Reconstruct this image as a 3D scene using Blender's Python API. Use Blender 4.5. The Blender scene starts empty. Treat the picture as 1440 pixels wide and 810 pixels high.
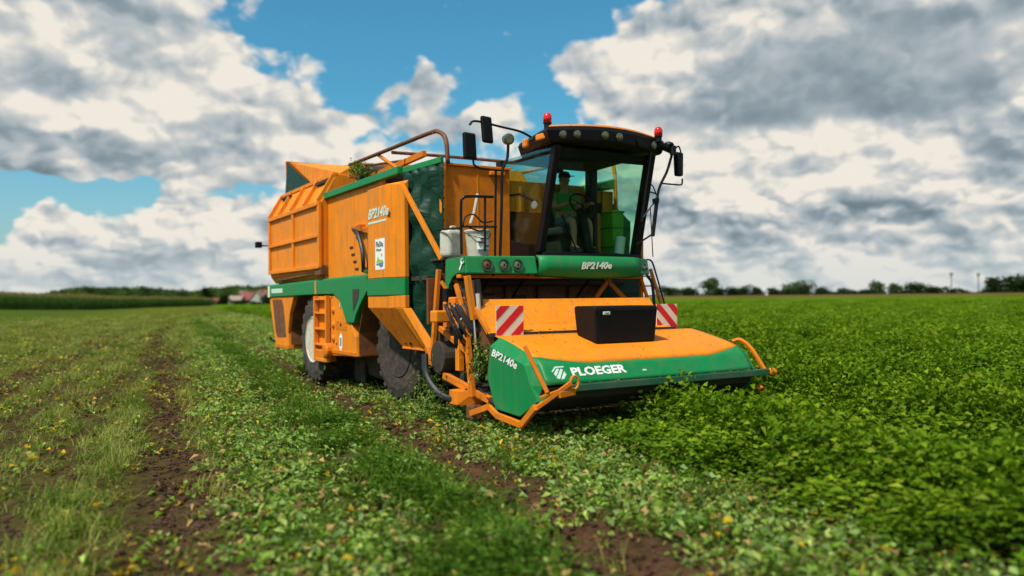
import bpy, bmesh, math, random
import numpy as np
from mathutils import Vector, Matrix, Euler
R = math.radians
rnd = random.Random(7)
npr = np.random.default_rng(11)
sc = bpy.context.scene
COL = sc.collection

# ------------------------------------------------------------------ camera
EYE = 1.65                       # eye height of the photographer
FPX, CX, CY = 1107.0, 720.0, 405.0
PITCH, ROLL = math.atan(15 / FPX), R(0.6)
cam = bpy.data.cameras.new('camera'); cam_o = bpy.data.objects.new('camera', cam); COL.objects.link(cam_o)
fwd = Vector((0, math.cos(PITCH), math.sin(PITCH)))
r0 = Vector((1, 0, 0)); u0 = r0.cross(fwd)
right = (r0 * math.cos(ROLL) - u0 * math.sin(ROLL)); up = right.cross(fwd)
cam_o.matrix_world = Matrix(((right.x, up.x, -fwd.x, 0), (right.y, up.y, -fwd.y, 0), (right.z, up.z, -fwd.z, EYE), (0, 0, 0, 1)))
cam.sensor_width = 36.0; cam.lens = 36.0 * FPX / 1440.0
cam.clip_start = 0.05; cam.clip_end = 9000
cam.dof.use_dof = True; cam.dof.focus_distance = 10.8; cam.dof.aperture_fstop = .62
sc.camera = cam_o

# ------------------------------------------------------------------ sun, exposure
SUN_EL, SUN_AZ = R(57), R(-140)   # azimuth from +Y towards +X : high, over the photographer's left shoulder
sl = bpy.data.lights.new('sun', 'SUN'); sl.energy = 4.2; sl.angle = R(3.0); sl.color = (1, .94, .84)
sun = bpy.data.objects.new('sun', sl); COL.objects.link(sun)
sdir = Vector((math.sin(SUN_AZ) * math.cos(SUN_EL), math.cos(SUN_AZ) * math.cos(SUN_EL), math.sin(SUN_EL)))
sun.rotation_euler = sdir.to_track_quat('Z', 'Y').to_euler(); sun.location = (20, 40, 60)
sc.view_settings.view_transform = 'Standard'; sc.view_settings.look = 'None'
sc.view_settings.exposure = 0.28; sc.view_settings.gamma = 1.0
sc.cycles.use_denoising = True
sc.cycles.max_bounces = 8; sc.cycles.transparent_max_bounces = 16
sc.cycles.sample_clamp_indirect = 4.0

# ------------------------------------------------------------------ node helper
class NT:
    def __init__(s, tree): s.t = tree; s.n = tree.nodes; s.l = tree.links
    def node(s, kind, **kw):
        n = s.n.new(kind)
        for k, v in kw.items(): setattr(n, k, v)
        return n
    def put(s, sock, v):
        if v is None: return
        if isinstance(v, bpy.types.NodeSocket): s.l.new(v, sock)
        elif isinstance(v, (tuple, list)) and len(v) == 3 and sock.type == 'RGBA': sock.default_value = (*v, 1)
        else: sock.default_value = v
    def m(s, op, a, b=None, c=None, clamp=False):
        n = s.node('ShaderNodeMath', operation=op, use_clamp=clamp)
        s.put(n.inputs[0], a); s.put(n.inputs[1], b)
        if c is not None: s.put(n.inputs[2], c)
        return n.outputs[0]
    def vm(s, op, a, b=None, out=0):
        n = s.node('ShaderNodeVectorMath', operation=op); s.put(n.inputs[0], a); s.put(n.inputs[1], b)
        return n.outputs[out]
    def xyz(s, x, y, z=0.0):
        n = s.node('ShaderNodeCombineXYZ'); s.put(n.inputs[0], x); s.put(n.inputs[1], y); s.put(n.inputs[2], z); return n.outputs[0]
    def noise(s, vec, scale, detail=4.0, rough=.55, dist=0.0, col=False, dim='3D'):
        n = s.node('ShaderNodeTexNoise', noise_dimensions=dim); s.put(n.inputs['Vector'], vec); n.inputs['Scale'].default_value = scale
        n.inputs['Detail'].default_value = detail; n.inputs['Roughness'].default_value = rough; n.inputs['Distortion'].default_value = dist
        return n.outputs['Color' if col else 'Fac']
    def ss(s, x, a, b, lo=0.0, hi=1.0):
        n = s.node('ShaderNodeMapRange', interpolation_type='SMOOTHSTEP'); s.put(n.inputs[0], x)
        for i, v in enumerate((a, b, lo, hi)): n.inputs[i + 1].default_value = v
        return n.outputs[0]
    def mix(s, f, a, b, mode='MIX'):
        n = s.node('ShaderNodeMix', data_type='RGBA', blend_type=mode)
        s.put(n.inputs[0], f); s.put(n.inputs[6], a); s.put(n.inputs[7], b); return n.outputs[2]
    def ramp(s, f, stops, interp='LINEAR'):
        n = s.node('ShaderNodeValToRGB'); cr = n.color_ramp; cr.interpolation = interp
        while len(cr.elements) < len(stops): cr.elements.new(.5)
        for e, (p, c) in zip(cr.elements, stops): e.position = p; e.color = (*c, 1)
        s.put(n.inputs[0], f); return n.outputs[0]

# ------------------------------------------------------------------ sky : Nishita + procedural cumulus
def px_ang(x, y):
    d = fwd + right * ((x - CX) / FPX) + up * ((CY - y) / FPX); d.normalize()
    return math.atan2(d.x, d.y), math.asin(d.z)
world = bpy.data.worlds.new('World'); sc.world = world; world.use_nodes = True
w = NT(world.node_tree); w.n.clear()
gen = w.node('ShaderNodeTexCoord').outputs['Generated']
sep = w.node('ShaderNodeSeparateXYZ'); w.put(sep.inputs[0], gen)
az = w.m('ARCTAN2', sep.outputs[0], sep.outputs[1])
el = w.m('ARCSINE', sep.outputs[2])
ae = w.xyz(az, el, 0.0)
K = 1.0 / FPX
wv = w.noise(w.vm('MULTIPLY', ae, (1, 1.25, 1)), 7.0, 3.0, .5, col=True, dim='2D')
warp = w.vm('ADD', ae, w.vm('MULTIPLY', w.vm('SUBTRACT', wv, (.5, .5, .5)), (.085, .06, 0)))
# (x, y, rx, ry, weight) measured in the photograph, turned into directions in the sky
CLOUDS = [(40, 50, 190, 80, 1.), (150, 130, 200, 80, 1.), (215, 50, 70, 60, .9), (255, 72, 36, 34, .55), (190, 185, 230, 60, 1.), (390, 205, 110, 38, .9),
          (455, 215, 40, 25, .6), (430, 160, 62, 26, .4), (20, 195, 170, 50, .9), (265, 295, 60, 28, .75), (90, 325, 100, 38, .75), (200, 352, 210, 40, .8),
          (340, 335, 110, 50, .8), (60, 380, 170, 22, .7), (592, 126, 24, 26, .8), (600, 178, 52, 28, .8), (545, 128, 18, 10, .5), (505, 165, 30, 14, .45), (700, 168, 36, 30, .8), (560, 240, 120, 40, .6),
          (830, 100, 55, 28, .75), (900, 95, 100, 45, .95), (1000, 60, 120, 48, 1.), (1110, 110, 250, 90, 1.1), (1320, 70, 230, 95, 1.1), (1230, 25, 160, 45, .9),
          (1180, 205, 260, 50, .95), (985, 165, 70, 50, .8), (1180, 280, 330, 80, .95), (1190, 365, 380, 60, .95), (960, 270, 70, 60, .7), (1400, 220, 140, 80, .95), (640, 370, 300, 40, .6), (440, 300, 80, 60, .6),
          (80, 263, 130, 20, -.75), (200, 300, 40, 26, -.5), (10, 310, 40, 22, -.5), (330, 268, 80, 16, -.4), (1310, 232, 34, 14, -.6), (1010, 215, 30, 14, -.3), (1290, 330, 60, 12, -.3), (420, 120, 50, 22, -.3)]
DARKS = [(50, 105, 120, 50, 1.), (170, 25, 90, 36, .6), (40, 205, 130, 28, .5), (330, 228, 120, 20, .45), (170, 215, 140, 18, .4), (1130, 105, 150, 52, 1.05), (1350, 95, 140, 62, 1.05), (1100, 160, 190, 24, .65),
         (1300, 30, 160, 30, .6), (1128, 248, 62, 28, .8), (1420, 212, 60, 34, .9), (1220, 300, 170, 20, .4), (1060, 345, 120, 18, .35), (255, 305, 46, 26, .55), (210, 375, 150, 18, .45), (950, 210, 70, 60, .35), (1330, 340, 130, 26, .4), (700, 350, 250, 24, .3)]
def blobs(src, lst, grow=1.0):
    tot = None
    for x, y, rx, ry, wt in lst:
        a, e = px_ang(x, y)
        q = w.vm('MULTIPLY', w.vm('SUBTRACT', src, (a, e, 0)), (FPX / (rx * grow), FPX / (ry * grow), 0))
        g = w.m('MULTIPLY', w.m('POWER', .3679, w.vm('DOT_PRODUCT', q, q, 1)), wt)
        tot = g if tot is None else w.m('MAXIMUM', tot, g) if False else w.m('ADD', tot, g)
    return tot
mask = w.m('MINIMUM', w.m('ADD', blobs(warp, CLOUDS), w.ss(el, .06, .01, 0, .95)), 1.25)
dark = w.m('MINIMUM', blobs(warp, DARKS), 1.15)
# beyond the frame the same broken cumulus goes on, driven by broad noise
nv = w.vm('MULTIPLY', ae, (1, 1.45, 1))
outside = w.m('MAXIMUM', w.ss(w.m('ABSOLUTE', az), .60, .85), w.ss(el, .38, .55))
broad = w.noise(gen, 2.6, 3.0, .5)
mask = w.m('ADD', w.m('MULTIPLY', mask, w.m('SUBTRACT', 1.0, outside)), w.m('MULTIPLY', outside, w.ss(broad, .40, .62, 0, 1.0)))
dark = w.m('ADD', w.m('MULTIPLY', dark, w.m('SUBTRACT', 1.0, outside)), w.m('MULTIPLY', outside, w.ss(broad, .56, .72, 0, .8)))
def puff(vec, scale, detail):
    v = w.node('ShaderNodeTexVoronoi', feature='SMOOTH_F1', voronoi_dimensions='2D'); v.inputs['Smoothness'].default_value = .35
    w.put(v.inputs['Vector'], vec); v.inputs['Scale'].default_value = scale; v.inputs['Detail'].default_value = detail
    v.inputs['Roughness'].default_value = .55; v.normalize = True
    return w.m('SUBTRACT', 1.0, v.outputs['Distance'])
wob = w.noise(nv, 22.0, 3.0, .5, col=True, dim='2D')
pv = w.vm('ADD', nv, w.vm('MULTIPLY', w.vm('SUBTRACT', wob, (.5, .5, .5)), (.03, .03, 0)))
lowband = w.ss(el, .27, .07)
n1 = w.noise(nv, 9.0, 7.0, .50, .2, dim='2D')
p1 = puff(pv, 15.0, 2.6)
p2 = puff(w.vm('ADD', pv, (.006, .016, 0)), 15.0, 2.6)
q1 = puff(w.vm('ADD', w.vm('MULTIPLY', pv, (1, 1.35, 1)), (2.3, 1.1, 0)), 26.0, 1.5)
q2 = puff(w.vm('ADD', w.vm('MULTIPLY', pv, (1, 1.35, 1)), (2.304, 1.112, 0)), 26.0, 1.5)
soft = w.noise(nv, 8.0, 2.0, .45, .2, dim='2D')
soft2 = w.noise(w.vm('ADD', nv, (.010, .035, 0)), 8.0, 2.0, .45, .2, dim='2D')
n3 = w.noise(w.vm('ADD', nv, (3.1, 1.7, 0)), 8.0, 3.0, .45, dim='2D')
dens = w.m('ADD', mask, w.m('ADD', w.m('MULTIPLY', w.m('SUBTRACT', n1, .5), 1.35), w.m('MULTIPLY', w.m('SUBTRACT', p1, .68), 1.5)))
dens = w.m('ADD', dens, w.m('MULTIPLY', lowband, w.m('MULTIPLY', w.m('SUBTRACT', q1, .66), 1.2)))
cov = w.ss(dens, .36, .68)
thick = w.ss(dens, .55, 1.45)
relief = w.m('ADD', w.m('MULTIPLY', w.m('SUBTRACT', soft, soft2), 1.9), w.m('ADD', w.m('MULTIPLY', w.m('SUBTRACT', p1, p2), 1.7), w.m('MULTIPLY', w.m('SUBTRACT', q1, q2), w.m('MULTIPLY', lowband, .9))))
dk = w.ss(w.m('ADD', dark, w.m('ADD', w.m('MULTIPLY', w.m('SUBTRACT', n3, .5), .75), w.m('MULTIPLY', w.m('SUBTRACT', .68, p1), .8))), .18, 1.15)
br = w.m('SUBTRACT', .92, w.m('MULTIPLY', dk, .45))
br = w.m('SUBTRACT', br, w.m('MULTIPLY', thick, .12))
br = w.m('ADD', br, w.m('MULTIPLY', lowband, w.m('MULTIPLY', w.m('SUBTRACT', q1, .76), .75)))
br = w.m('ADD', br, w.m('MULTIPLY', relief, w.m('SUBTRACT', 1.0, w.m('MULTIPLY', dk, .6))), clamp=True)
ccol = w.ramp(br, [(0, (.14, .185, .215)), (.28, (.22, .275, .31)), (.52, (.35, .395, .42)), (.74, (.49, .50, .49)), (1, (.72, .675, .60))])
low = w.ss(el, .0, .10)
ccol = w.mix(w.m('SUBTRACT', 1.0, low), ccol, w.mix(.55, ccol, (.47, .53, .54)))
sky = w.node('ShaderNodeTexSky', sky_type='NISHITA', sun_disc=False, sun_elevation=SUN_EL, sun_rotation=SUN_AZ)
sky.air_density = 1.2; sky.dust_density = 1.5; sky.ozone_density = 2.0
bg1 = w.node('ShaderNodeBackground'); bg1.inputs['Strength'].default_value = .122
w.put(bg1.inputs['Color'], w.mix(1.0, sky.outputs[0], w.mix(w.ss(el, .02, .25), (.62, .86, .94), (.30, .78, .86)), 'MULTIPLY'))
bg2 = w.node('ShaderNodeBackground'); w.put(bg2.inputs['Color'], ccol); bg2.inputs['Strength'].default_value = 1.0
mx = w.node('ShaderNodeMixShader'); w.put(mx.inputs[0], cov); w.l.new(bg1.outputs[0], mx.inputs[1]); w.l.new(bg2.outputs[0], mx.inputs[2])
w.l.new(mx.outputs[0], w.node('ShaderNodeOutputWorld').inputs[0])
world.cycles.sampling_method = 'MANUAL'; world.cycles.sample_map_resolution = 512

# ------------------------------------------------------------------ mesh helpers
class MB:
    """collects shapes into one mesh"""
    def __init__(s): s.v = []; s.f = []
    def add(s, vs, fs):
        o = len(s.v); s.v += [tuple(p) for p in vs]; s.f += [tuple(i + o for i in f) for f in fs]; return s
    def box(s, a, b):
        x0, y0, z0 = a; x1, y1, z1 = b
        if x0 > x1: x0, x1 = x1, x0
        if y0 > y1: y0, y1 = y1, y0
        if z0 > z1: z0, z1 = z1, z0
        return s.add([(x0, y0, z0), (x1, y0, z0), (x1, y1, z0), (x0, y1, z0), (x0, y0, z1), (x1, y0, z1), (x1, y1, z1), (x0, y1, z1)],
                     [(0, 3, 2, 1), (4, 5, 6, 7), (0, 1, 5, 4), (1, 2, 6, 5), (2, 3, 7, 6), (3, 0, 4, 7)])
    def hexa(s, q):          # eight corners, bottom ring then top ring
        return s.add(q, [(0, 3, 2, 1), (4, 5, 6, 7), (0, 1, 5, 4), (1, 2, 6, 5), (2, 3, 7, 6), (3, 0, 4, 7)])
    def bar(s, p, q, wd, ht, side=None):
        p, q = Vector(p), Vector(q); d = (q - p).normalized()
        ref = Vector(side) if side else (Vector((0, 0, 1)) if abs(d.z) < .92 else Vector((0, 1, 0)))
        a = d.cross(ref).normalized() * wd / 2; b = a.cross(d).normalized() * ht / 2
        return s.hexa([p - a - b, p + a - b, q + a - b, q - a - b, p - a + b, p + a + b, q + a + b, q - a + b])
    def tube(s, pts, r, n=8, rad=None, cap=True):
        pts = [Vector(p) for p in pts]; rings = []
        a = None
        for i, p in enumerate(pts):
            d = (pts[min(i + 1, len(pts) - 1)] - pts[max(i - 1, 0)]).normalized()
            if a is None:
                a = d.cross(Vector((0, 0, 1)) if abs(d.z) < .9 else Vector((1, 0, 0))).normalized()
            else:
                a = (a - d * a.dot(d)).normalized()
            b = d.cross(a); rr = rad[i] if rad else r
            rings.append([p + (a * math.cos(2 * math.pi * k / n) + b * math.sin(2 * math.pi * k / n)) * rr for k in range(n)])
        vs = [v for g in rings for v in g]; fs = []
        for i in range(len(pts) - 1):
            for k in range(n): fs.append((i * n + k, i * n + (k + 1) % n, (i + 1) * n + (k + 1) % n, (i + 1) * n + k))
        if cap: fs.append(tuple(range(n - 1, -1, -1))); fs.append(tuple((len(pts) - 1) * n + k for k in range(n)))
        return s.add(vs, fs)
    def prism(s, pts, dvec):  # polygon (list of 3D points) pushed along dvec
        n = len(pts); d = Vector(dvec); top = [Vector(p) + d for p in pts]
        return s.add([*pts, *top], [tuple(range(n - 1, -1, -1)), tuple(range(n, 2 * n))] + [(i, (i + 1) % n, (i + 1) % n + n, i + n) for i in range(n)])
    def lathe(s, c, axis, prof, n=24, cap=True):  # prof: (distance along axis, radius)
        c, ax = Vector(c), Vector(axis).normalized()
        a = ax.cross(Vector((0, 0, 1)) if abs(ax.z) < .9 else Vector((1, 0, 0))).normalized(); b = ax.cross(a)
        vs = [c + ax * t + (a * math.cos(2 * math.pi * k / n) + b * math.sin(2 * math.pi * k / n)) * r for t, r in prof for k in range(n)]
        fs = [(i * n + k, i * n + (k + 1) % n, (i + 1) * n + (k + 1) % n, (i + 1) * n + k) for i in range(len(prof) - 1) for k in range(n)]
        if cap: fs += [tuple(range(n - 1, -1, -1)), tuple((len(prof) - 1) * n + k for k in range(n))]
        return s.add(vs, fs)
    def sheet(s, rows, th=None):   # grid of points
        n, m = len(rows), len(rows[0])
        return s.add([p for r in rows for p in r], [(i * m + j, i * m + j + 1, (i + 1) * m + j + 1, (i + 1) * m + j) for i in range(n - 1) for j in range(m - 1)])
    def mesh(s, name, smooth=False):
        me = bpy.data.meshes.new(name); me.from_pydata(s.v, [], s.f); me.update()
        bm = bmesh.new(); bm.from_mesh(me); bmesh.ops.recalc_face_normals(bm, faces=bm.faces); bm.to_mesh(me); bm.free()
        if smooth: me.shade_smooth()
        return me
    def build(s, name, mat, parent=None, bev=0.0, smooth=False, solid=0.0, label=None, segs=2, sub=0):
        o = bpy.data.objects.new(name, s.mesh(name, smooth)); COL.objects.link(o)
        o.data.materials.append(mat)
        if parent: o.parent = parent
        if solid:
            md = o.modifiers.new('solid', 'SOLIDIFY'); md.thickness = solid; md.offset = 0
        if sub:
            md = o.modifiers.new('sub', 'SUBSURF'); md.levels = md.render_levels = sub
        if bev:
            md = o.modifiers.new('bevel', 'BEVEL'); md.width = bev; md.segments = segs; md.limit_method = 'ANGLE'; md.angle_limit = R(35)
            md.harden_normals = False
        if label: o['label'] = label
        return o
def arc(pts, n=6):
    """rounds a polyline with Catmull-Rom"""
    P = [Vector(p) for p in pts]; P = [P[0] * 2 - P[1]] + P + [P[-1] * 2 - P[-2]]; out = []
    for i in range(1, len(P) - 2):
        for k in range(n):
            t = k / n; a, b, c, d = P[i - 1:i + 3]
            out.append(.5 * ((2 * b) + (c - a) * t + (2 * a - 5 * b + 4 * c - d) * t * t + (3 * b - a - 3 * c + d) * t ** 3))
    return out + [P[-2]]
def empty(name, loc=(0, 0, 0), rz=0.0):
    o = bpy.data.objects.new(name, None); COL.objects.link(o); o.location = loc; o.rotation_euler = (0, 0, rz); o.empty_display_size = .2
    return o
def tag(o, label=None, cat=None, group=None, kind=None):
    for k, v in (('label', label), ('category', cat), ('group', group), ('kind', kind)):
        if v: o[k] = v
    return o
def kids(o): return [c for c in COL.objects if c.parent == o]
def copy_tree(o, parent=None):
    c = o.copy(); COL.objects.link(c)
    if parent: c.parent = parent
    for ch in kids(o):
        if ch is not c: copy_tree(ch, c)
    return c
def lettering(text, name, width, origin, xdir, ydir, mat, parent, height=None, bold=.02, shear=0.0, th=.003, label=None):
    """flat raised letters: origin = lower left corner, xdir = reading direction, ydir = up"""
    cu = bpy.data.curves.new(name, 'FONT'); cu.body = text; cu.size = 1; cu.offset = bold; cu.shear = shear; cu.resolution_u = 2; cu.extrude = .01
    t = bpy.data.objects.new('tmp', cu); COL.objects.link(t)
    me = bpy.data.meshes.new_from_object(t.evaluated_get(bpy.context.evaluated_depsgraph_get()))
    bpy.data.objects.remove(t); bpy.data.curves.remove(cu)
    co = np.array([v.co for v in me.vertices]); lo = co.min(0); hi = co.max(0)
    sx = width / (hi[0] - lo[0]); sy = (height / (hi[1] - lo[1])) if height else sx
    X, Y = Vector(xdir).normalized(), Vector(ydir).normalized(); Z = X.cross(Y); O_ = Vector(origin)
    for v in me.vertices:
        c = v.co; v.co = O_ + X * ((c.x - lo[0]) * sx) + Y * ((c.y - lo[1]) * sy) + Z * ((c.z - lo[2]) / (hi[2] - lo[2]) * th)
    me.materials.clear(); me.materials.append(mat); me.name = name
    o = bpy.data.objects.new(name, me); COL.objects.link(o); o.parent = parent
    if label: o['label'] = label
    return o

# ------------------------------------------------------------------ numpy noise, field geometry
def vnoise(x, y, seed=0):
    xi = np.floor(x).astype(np.int64); yi = np.floor(y).astype(np.int64); xf = x - xi; yf = y - yi
    def h(a, b):
        n = (a * 374761393 + b * 668265263 + seed * 974634779) & 0xffffffff
        n = ((n ^ (n >> 13)) * 1274126177) & 0xffffffff
        return ((n ^ (n >> 16)) & 0xffff) / 65535.0
    u = xf * xf * (3 - 2 * xf); v = yf * yf * (3 - 2 * yf)
    return (h(xi, yi) * (1 - u) + h(xi + 1, yi) * u) * (1 - v) + (h(xi, yi + 1) * (1 - u) + h(xi + 1, yi + 1) * u) * v
def fbm(x, y, seed=0, oc=4):
    t = 0; a = .5
    for i in range(oc): t = t + a * vnoise(x * 2 ** i, y * 2 ** i, seed + i); a *= .5
    return t
ROWA = R(22.1); RN = (math.cos(ROWA), math.sin(ROWA)); RT = (-math.sin(ROWA), math.cos(ROWA))   # across / along the crop rows
HX, HY, HA = 0.1074, 9.1056, math.atan2(.518, .856)                                             # harvester: place and heading
def st(x, y): return x * RN[0] + y * RN[1], x * RT[0] + y * RT[1]
def xy(s, t): return s * RN[0] + t * RT[0], s * RN[1] + t * RT[1]
def huv(x, y):
    dx, dy = x - HX, y - HY
    return dx * math.cos(HA) + dy * math.sin(HA), -dx * math.sin(HA) + dy * math.cos(HA)
def gauss(d, wd): return np.exp(-(d / wd) ** 2)
def sstep(x, a, b):
    t = np.clip((x - a) / (b - a), 0, 1); return t * t * (3 - 2 * t)
def track_left(t): return .15 - .042 * np.minimum(t, 40)
def track_right(t): return 2.48 - .018 * np.minimum(t, 40)
def ridge_line(t): return 1.80 - .022 * np.minimum(t, 60)
def ground_z(x, y):
    s, t = st(x, y)
    near = 1 - sstep(np.hypot(x, y), 25, 60)
    z = near * (.07 * (fbm(s * 1.1, t * .45, 3) - .5) + .05 * (fbm(s * 5, t * 4, 9, 3) - .45))
    lug = .012 * np.sin(t * 22 + 3 * np.abs(s - track_left(t)) * 9)
    z = z + near * (-(.055 + lug) * gauss(s - track_left(t), .24) - (.06 + lug) * gauss(s - track_right(t), .22) - .035 * gauss(s + 3.3, .3)
                    + .09 * gauss(s - ridge_line(t), .33) - .03 * gauss(s + 7.8, .4))
    z = z + 1.4 * sstep(-s, 16, 60) * sstep(t, 60, 140)
    return z
def in_crop(x, y):
    s, t = st(x, y); u, v = huv(x, y)
    edge = 4.28 + .22 * (fbm(t * .9, s * 0 + 3.3, 21, 2) - .5)
    cut = (v > -.34) & (s < 6.75)
    cut |= (u < 3.62) & (u > -1) & (v > -.34) & (v < 13)
    return (s > edge) & ~cut

# ------------------------------------------------------------------ materials
def mat_new(name):
    m = bpy.data.materials.new(name); m.use_nodes = True; t = NT(m.node_tree); t.n.clear()
    return m, t, t.node('ShaderNodeOutputMaterial')
def geo(t): return t.node('ShaderNodeTexCoord').outputs['Object']
def principled(name, col, rough=.5, metal=0.0, spec=.5, dirt=0.0, dirt_col=(.16, .11, .06), scale=3.0, bump=0.0, bscale=60.0, coat=0.0, var=.06, streak=0.0):
    m, t, out = mat_new(name); p = t.node('ShaderNodeBsdfPrincipled'); v = geo(t)
    n = t.noise(v, scale, 6, .6); c = t.mix(t.ss(n, .3, .7), tuple(x * (1 - var) for x in col), tuple(min(1, x * (1 + var)) for x in col))
    rg = t.ss(n, .3, .7, rough * .85, min(1, rough * 1.2))
    if dirt:
        d1 = t.noise(v, scale * 1.7, 8, .68); d2 = t.noise(v, scale * 14, 4, .6)
        f = t.m('MULTIPLY', t.ss(t.m('ADD', d1, t.m('MULTIPLY', d2, .25)), .52, .85), dirt)
        c = t.mix(f, c, dirt_col); rg = t.m('ADD', rg, t.m('MULTIPLY', f, .35), clamp=True)
    if streak:
        sn = t.noise(t.vm('MULTIPLY', v, (9, 9, .55)), 1.6, 5, .62); sp = t.noise(v, 70, 3, .6)
        f2 = t.m('MULTIPLY', t.ss(t.m('ADD', sn, t.m('MULTIPLY', sp, .15)), .54, .78), streak); c = t.mix(f2, c, dirt_col)
        sc_ = t.noise(t.vm('MULTIPLY', v, (1, 5, 26)), 2.2, 6, .7); c = t.mix(t.m('MULTIPLY', t.ss(sc_, .70, .76), .45), c, tuple(min(1, x * .5 + .10) for x in col))
    t.put(p.inputs['Base Color'], c); t.put(p.inputs['Roughness'], rg); p.inputs['Metallic'].default_value = metal
    p.inputs['Specular IOR Level'].default_value = spec; p.inputs['Coat Weight'].default_value = coat; p.inputs['Coat Roughness'].default_value = .15
    if bump:
        b = t.node('ShaderNodeBump'); b.inputs['Strength'].default_value = bump; b.inputs['Distance'].default_value = .02
        t.put(b.inputs['Height'], t.noise(v, bscale, 4, .6)); t.l.new(b.outputs[0], p.inputs['Normal'])
    t.l.new(p.outputs[0], out.inputs[0]); return m
M = {}
M['orange'] = principled('orange_paint', (.80, .226, .004), .5, spec=.2, dirt=.4, dirt_col=(.42, .18, .035), scale=2.2, streak=.8)
M['orange_dirty_shaded'] = principled('orange_paint_worn_shaded', (.66, .175, .005), .58, spec=.2, dirt=.45, dirt_col=(.16, .085, .035), scale=2.6)  # worn orange; the darker tone also paints shade onto tower front and mudguard
M['green'] = principled('green_paint', (.003, .20, .055), .42, spec=.25, dirt=.18, dirt_col=(.10, .14, .06), scale=1.8, streak=.35)
M['green_dark'] = principled('dark_green_paint', (.004, .07, .03), .45, dirt=.3, scale=2.0)
M['black'] = principled('black_plastic', (.004, .004, .005), .5, spec=.2, dirt=.06, dirt_col=(.05, .045, .04), scale=3, bump=.12, bscale=220)
M['black_steel'] = principled('black_enamel', (.006, .006, .007), .45, spec=.22, scale=5)
M['dark'] = principled('grimy_steel_and_shade', (.03, .024, .018), .7, dirt=.6, dirt_col=(.06, .04, .02), scale=4)  # grimy steel; its dark tone also forms the painted shade behind the header arms
M['rust_and_shade'] = principled('brown_steel_and_shade', (.17, .055, .012), .6, dirt=.8, dirt_col=(.045, .025, .015), scale=4)  # brown steel; also paints shade onto the arm plate and left trough cheek
M['rubber'] = principled('tyre_rubber', (.022, .021, .02), .85, dirt=.9, dirt_col=(.12, .085, .055), scale=3.5, bump=.3, bscale=40)
M['mud'] = principled('muddy_tyre_rubber', (.025, .02, .016), .95, dirt=1.0, dirt_col=(.085, .057, .036), scale=5, bump=.5, bscale=25)
M['rim'] = principled('cream_rim_paint', (.62, .56, .45), .5, dirt=.5, dirt_col=(.25, .19, .12), scale=5)
M['chrome'] = principled('polished_rod', (.75, .75, .74), .16, metal=1.0, scale=8)
M['hose'] = principled('hydraulic_hose', (.012, .012, .012), .5, scale=10)
M['white'] = principled('white_print', (.78, .78, .74), .5, var=.03)
M['pale_print'] = principled('pale_green_print', (.52, .68, .56), .5, var=.05)
M['grey_print'] = principled('grey_print', (.16, .2, .22), .5)
M['red'] = principled('red_reflective_film', (.62, .008, .012), .4, var=.05)
M['cream'] = principled('cream_reflective_film', (.70, .64, .52), .4, var=.05)
M['blue_print'] = principled('blue_print', (.10, .20, .34), .5)
M['lime_print'] = principled('lime_print', (.25, .5, .06), .5)
M['canister'] = principled('milky_plastic', (.54, .53, .45), .45, dirt=.5, dirt_col=(.34, .28, .18), scale=7)
M['binlime'] = principled('lime_plastic', (.13, .42, .015), .45, var=.1)
M['paper'] = principled('white_paper', (.82, .84, .78), .8)
M['skin'] = principled('skin', (.46, .19, .10), .55)
M['shirt'] = principled('green_cotton', (.045, .27, .045), .9)
M['shorts'] = principled('blue_grey_denim', (.09, .12, .16), .9)
M['cap'] = principled('black_cotton', (.015, .015, .017), .9)
M['sock'] = principled('dark_boot_leather', (.03, .022, .018), .7)
M['seat'] = principled('charcoal_fabric', (.022, .024, .026), .9, bump=.3, bscale=200)
M['amber'] = principled('amber_lens', (.75, .22, .01), .25)
M['red_lens'] = principled('red_lens', (.62, .012, .01), .2)
def lamp_lens():
    m, t, out = mat_new('clear_lamp_lens'); p = t.node('ShaderNodeBsdfPrincipled')
    t.put(p.inputs['Base Color'], t.ramp(t.noise(geo(t), 60, 3), [(.3, (.06, .065, .035)), (.7, (.26, .26, .16))])); p.inputs['Roughness'].default_value = .12; p.inputs['Metallic'].default_value = .5
    t.l.new(p.outputs[0], out.inputs[0]); return m
M['lens'] = lamp_lens()
def glass_mat(name, tint, gloss=.10, dusty=.05):
    m, t, out = mat_new(name)
    tr = t.node('ShaderNodeBsdfTransparent'); t.put(tr.inputs[0], tint)
    gl = t.node('ShaderNodeBsdfGlossy'); gl.inputs['Roughness'].default_value = .03; t.put(gl.inputs[0], (.9, .95, .93))
    df = t.node('ShaderNodeBsdfDiffuse'); t.put(df.inputs[0], (.3, .3, .26))
    fr = t.node('ShaderNodeLayerWeight'); fr.inputs[0].default_value = .25
    mx1 = t.node('ShaderNodeMixShader'); t.put(mx1.inputs[0], t.m('MULTIPLY', fr.outputs['Fresnel'], gloss * 2.6, clamp=True)); t.l.new(tr.outputs[0], mx1.inputs[1]); t.l.new(gl.outputs[0], mx1.inputs[2])
    mx2 = t.node('ShaderNodeMixShader'); t.put(mx2.inputs[0], t.ss(t.noise(geo(t), 4, 6, .65), .4, .9, 0, dusty)); t.l.new(mx1.outputs[0], mx2.inputs[1]); t.l.new(df.outputs[0], mx2.inputs[2])
    t.l.new(mx2.outputs[0], out.inputs[0]); return m
M['glass'] = glass_mat('tinted_cab_glass', (.80, .96, .88), .10, .03)
M['glass_side'] = glass_mat('tinted_side_glass', (.74, .86, .82), .14, .08)
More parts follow.
